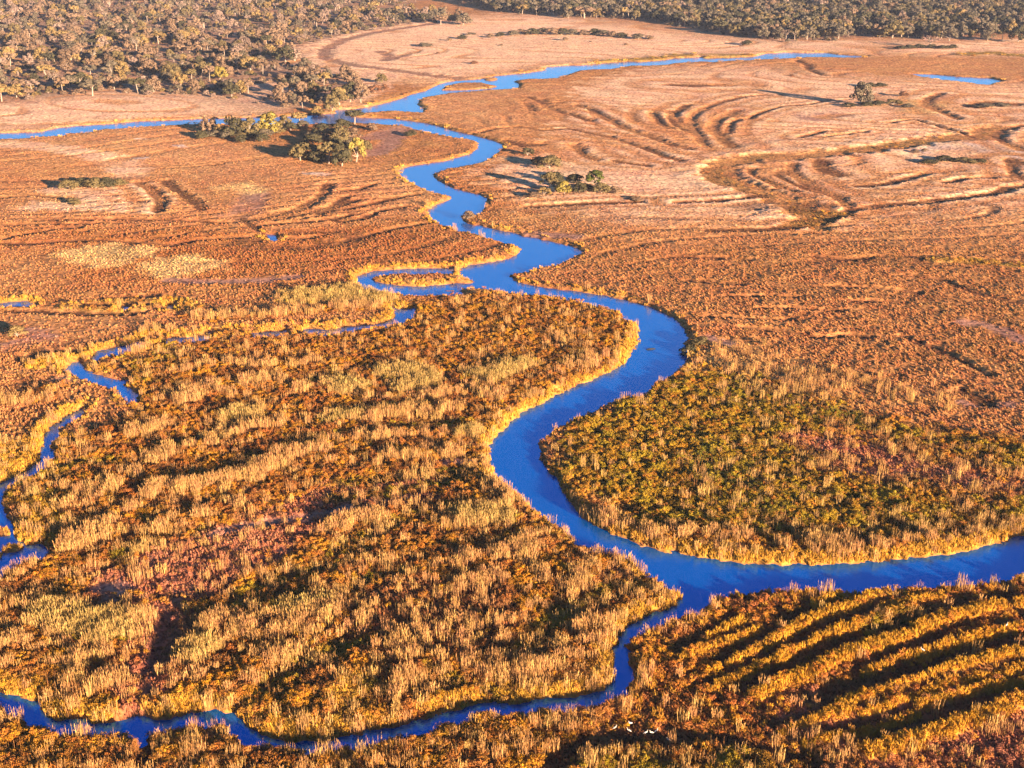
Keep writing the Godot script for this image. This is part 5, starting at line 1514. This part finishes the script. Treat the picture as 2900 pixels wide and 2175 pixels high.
	plant("bare", "pinkgrey", -172.9, -884.3, 7.9, 8.1, "smaller white trunked leafless tree below the first", "tree", "standout trees of the woods")
	plant("dome", "yellow", -222.1, -849.9, 10.3, 14.2, "large yellowish tree in the upper middle of the left wood", "tree", "standout trees of the woods")
	plant("dome", "yellow", -150.3, -717.2, 9.3, 14.3, "broad yellowish tree right of the middle of the left wood", "tree", "standout trees of the woods")
	plant("dome", "greyolive", -38.0, -983.8, 10.0, 14.9, "large grey tree at the tip of the wood above the old meander", "tree", "standout trees of the woods")
	plant("dome", "dark", -46.0, -996.5, 7.6, 10.6, "dark tree left of the large grey one at the wood's tip", "tree", "standout trees of the woods")
	plant("umbrella", "tan", -55.4, -983.8, 8.1, 11.9, "tan tree with a visible trunk near the wood's tip", "tree", "standout trees of the woods")
	plant("umbrella", "tan", 59.3, -1036.5, 10.5, 18.8, "tan spreading tree standing out of the right wood's edge", "tree", "standout trees of the woods")
	plant("umbrella", "pinkgrey", 185.9, -932.6, 7.1, 12.7, "pinkish tree with white trunk at the right wood's near edge", "tree", "standout trees of the woods")
	plant("bare", "pinkgrey", 191.3, -879.2, 6.7, 8.0, "leafless white tree at the near edge of the right wood", "tree", "standout trees of the woods")
	plant("bare", "pink", 276.4, -831.4, 8.0, 14.0, "pinkish bare crowned tree at the edge of the right wood", "tree", "standout trees of the woods")
	plant("dome", "greyolive", 328.7, -869.2, 10.5, 10.6, "grey green upright tree near the path at the right wood's edge", "tree", "standout trees of the woods")
	plant("umbrella", "olive", 339.2, -869.2, 8.9, 10.6, "olive tree with pale trunk beside the path at the right edge", "tree", "standout trees of the woods")
	plant("dome", "dark", 347.0, -862.4, 12.1, 14.4, "dark tall tree in the corner of the right wood", "tree", "standout trees of the woods")
	plant("dome", "greyolive", 301.7, -869.2, 10.5, 13.2, "grey rounded tree left of the path at the wood's edge", "tree", "standout trees of the woods")
	plant("dome", "olive", 268.4, -889.4, 12.5, 17.6, "big olive tree in the front of the right wood", "tree", "standout trees of the woods")
	plant("dome", "yellow", 221.9, -905.2, 6.9, 20.6, "golden yellow tree in the front of the right wood", "tree", "standout trees of the woods")
	plant("dome", "yellow", 208.6, -986.3, 8.8, 13.4, "yellow green tree in the left front of the right wood", "tree", "standout trees of the woods")
	plant("bush", "dark", 254.8, -822.4, 2.9, 8.6, "low dark bush, first from the left of the row before the pink tree", "bush", "row of low bushes before the right wood")
	plant("bush", "dark", 262.4, -826.9, 3.0, 8.7, "low dark bush, second from the left of the row before the pink tree", "bush", "row of low bushes before the right wood")
	plant("bush", "dark", 269.8, -830.5, 3.0, 8.7, "low dark bush, third from the left of the row before the pink tree", "bush", "row of low bushes before the right wood")
	plant("bush", "dark", 277.1, -826.9, 3.0, 8.7, "low dark bush, fourth from the left of the row before the pink tree", "bush", "row of low bushes before the right wood")
	plant("bush", "dark", 282.2, -823.3, 2.9, 8.6, "low dark bush, fifth from the left of the row before the pink tree", "bush", "row of low bushes before the right wood")
	plant("bush", "dark", 289.7, -826.9, 3.0, 8.7, "low dark bush, sixth from the left of the row before the pink tree", "bush", "row of low bushes before the right wood")
	plant("bush", "dark", -128.4, -512.7, 3.1, 8.0, "low thicket bush, left end of the upper row, riverside grove", "bush", "thicket bushes under the riverside grove")
	plant("bush", "greyolive", -125.0, -512.7, 3.3, 7.7, "low thicket bush, foot of the left end tan tree, riverside grove", "bush", "thicket bushes under the riverside grove")
	plant("bush", "greyolive", -118.9, -509.1, 3.8, 5.8, "low thicket bush, front of the small yellow tree, riverside grove", "bush", "thicket bushes under the riverside grove")
	plant("bush", "olive", -112.9, -509.1, 2.6, 7.7, "low thicket bush, foot of the tall dark tree, riverside grove", "bush", "thicket bushes under the riverside grove")
	plant("bush", "dark", -106.9, -509.1, 3.7, 6.5, "low thicket bush, front of the olive tree left of the brightest, riverside grove", "bush", "thicket bushes under the riverside grove")
	plant("bush", "greyolive", -103.6, -512.7, 4.1, 7.7, "low thicket bush, left foot of the brightest tree, riverside grove", "bush", "thicket bushes under the riverside grove")
	plant("bush", "olive", -100.2, -520.0, 3.8, 7.8, "low thicket bush, right foot of the brightest tree, riverside grove", "bush", "thicket bushes under the riverside grove")
	plant("bush", "dark", -95.4, -527.6, 4.1, 6.4, "low thicket bush, foot of the olive tree right of the brightest, riverside grove", "bush", "thicket bushes under the riverside grove")
	plant("bush", "greyolive", -90.5, -531.5, 4.1, 6.4, "low thicket bush, foot of the river end flat topped tree, riverside grove", "bush", "thicket bushes under the riverside grove")
	plant("bush", "greyolive", -84.3, -509.1, 3.4, 5.5, "low thicket bush, left side of the gap, riverside grove", "bush", "thicket bushes under the riverside grove")
	plant("bush", "dark", -79.3, -502.0, 4.1, 5.7, "low thicket bush, lower side of the gap, riverside grove", "bush", "thicket bushes under the riverside grove")
	plant("bush", "olive", -81.3, -481.8, 4.0, 5.4, "low thicket bush, back of the near left corner tree, riverside grove", "bush", "thicket bushes under the riverside grove")
	plant("bush", "olive", -73.1, -481.8, 4.0, 5.3, "low thicket bush at the middle of the lower grove by the river", "bush", "thicket bushes under the riverside grove")
	plant("bush", "greyolive", -70.5, -495.1, 3.5, 7.1, "low thicket bush at the right middle of the lower grove by the river", "bush", "thicket bushes under the riverside grove")
	plant("bush", "greyolive", -66.6, -495.1, 3.4, 7.1, "low thicket bush at the right rim of the lower grove by the river", "bush", "thicket bushes under the riverside grove")
	plant("bush", "dark", -69.4, -512.7, 3.8, 7.6, "low thicket bush, upper right rim beside the sand, riverside grove", "bush", "thicket bushes under the riverside grove")
	plant("bush", "dark", -76.3, -509.1, 3.3, 5.9, "low thicket bush at the back row of the lower grove by the river", "bush", "thicket bushes under the riverside grove")
	plant("bush", "dark", -66.2, -463.0, 2.6, 7.1, "low thicket bush, front of the leaning trunk, riverside grove", "bush", "thicket bushes under the riverside grove")
	plant("bush", "greyolive", -70.7, -460.0, 2.8, 6.8, "low thicket bush, near edge below the leaning trunk, riverside grove", "bush", "thicket bushes under the riverside grove")
	plant("bush", "greyolive", -77.7, -466.1, 2.9, 6.8, "low thicket bush, near left corner, riverside grove", "bush", "thicket bushes under the riverside grove")
	pass


func bird_list() -> void:
	bird(12.5, -122.0, 20, "white wading bird standing alone beside the yellow tuft left of the flock")
	bird(14.5, -122.9, 200, "white wading bird behind the orange tuft, farthest of the flock")
	bird(14.2, -121.5, 160, "white wading bird low in front of the orange tuft")
	bird(16.2, -121.1, 10, "white wading bird at the left of the close group of three")
	bird(16.9, -121.1, 190, "white wading bird in the middle of the close group of three")
	bird(17.5, -121.4, 30, "white wading bird at the right of the close group of three")
	bird(18.8, -119.7, 170, "white wading bird nearest, apart at the edge of the dark wet patch")
	bird(68.2, -143.4, 40, "white wading bird on the golden ridge near the right edge")
	bird(54.8, -137.6, 150, "white wading bird small on the golden ridge lower down")
	drift(31.2, -257.0)
	pass
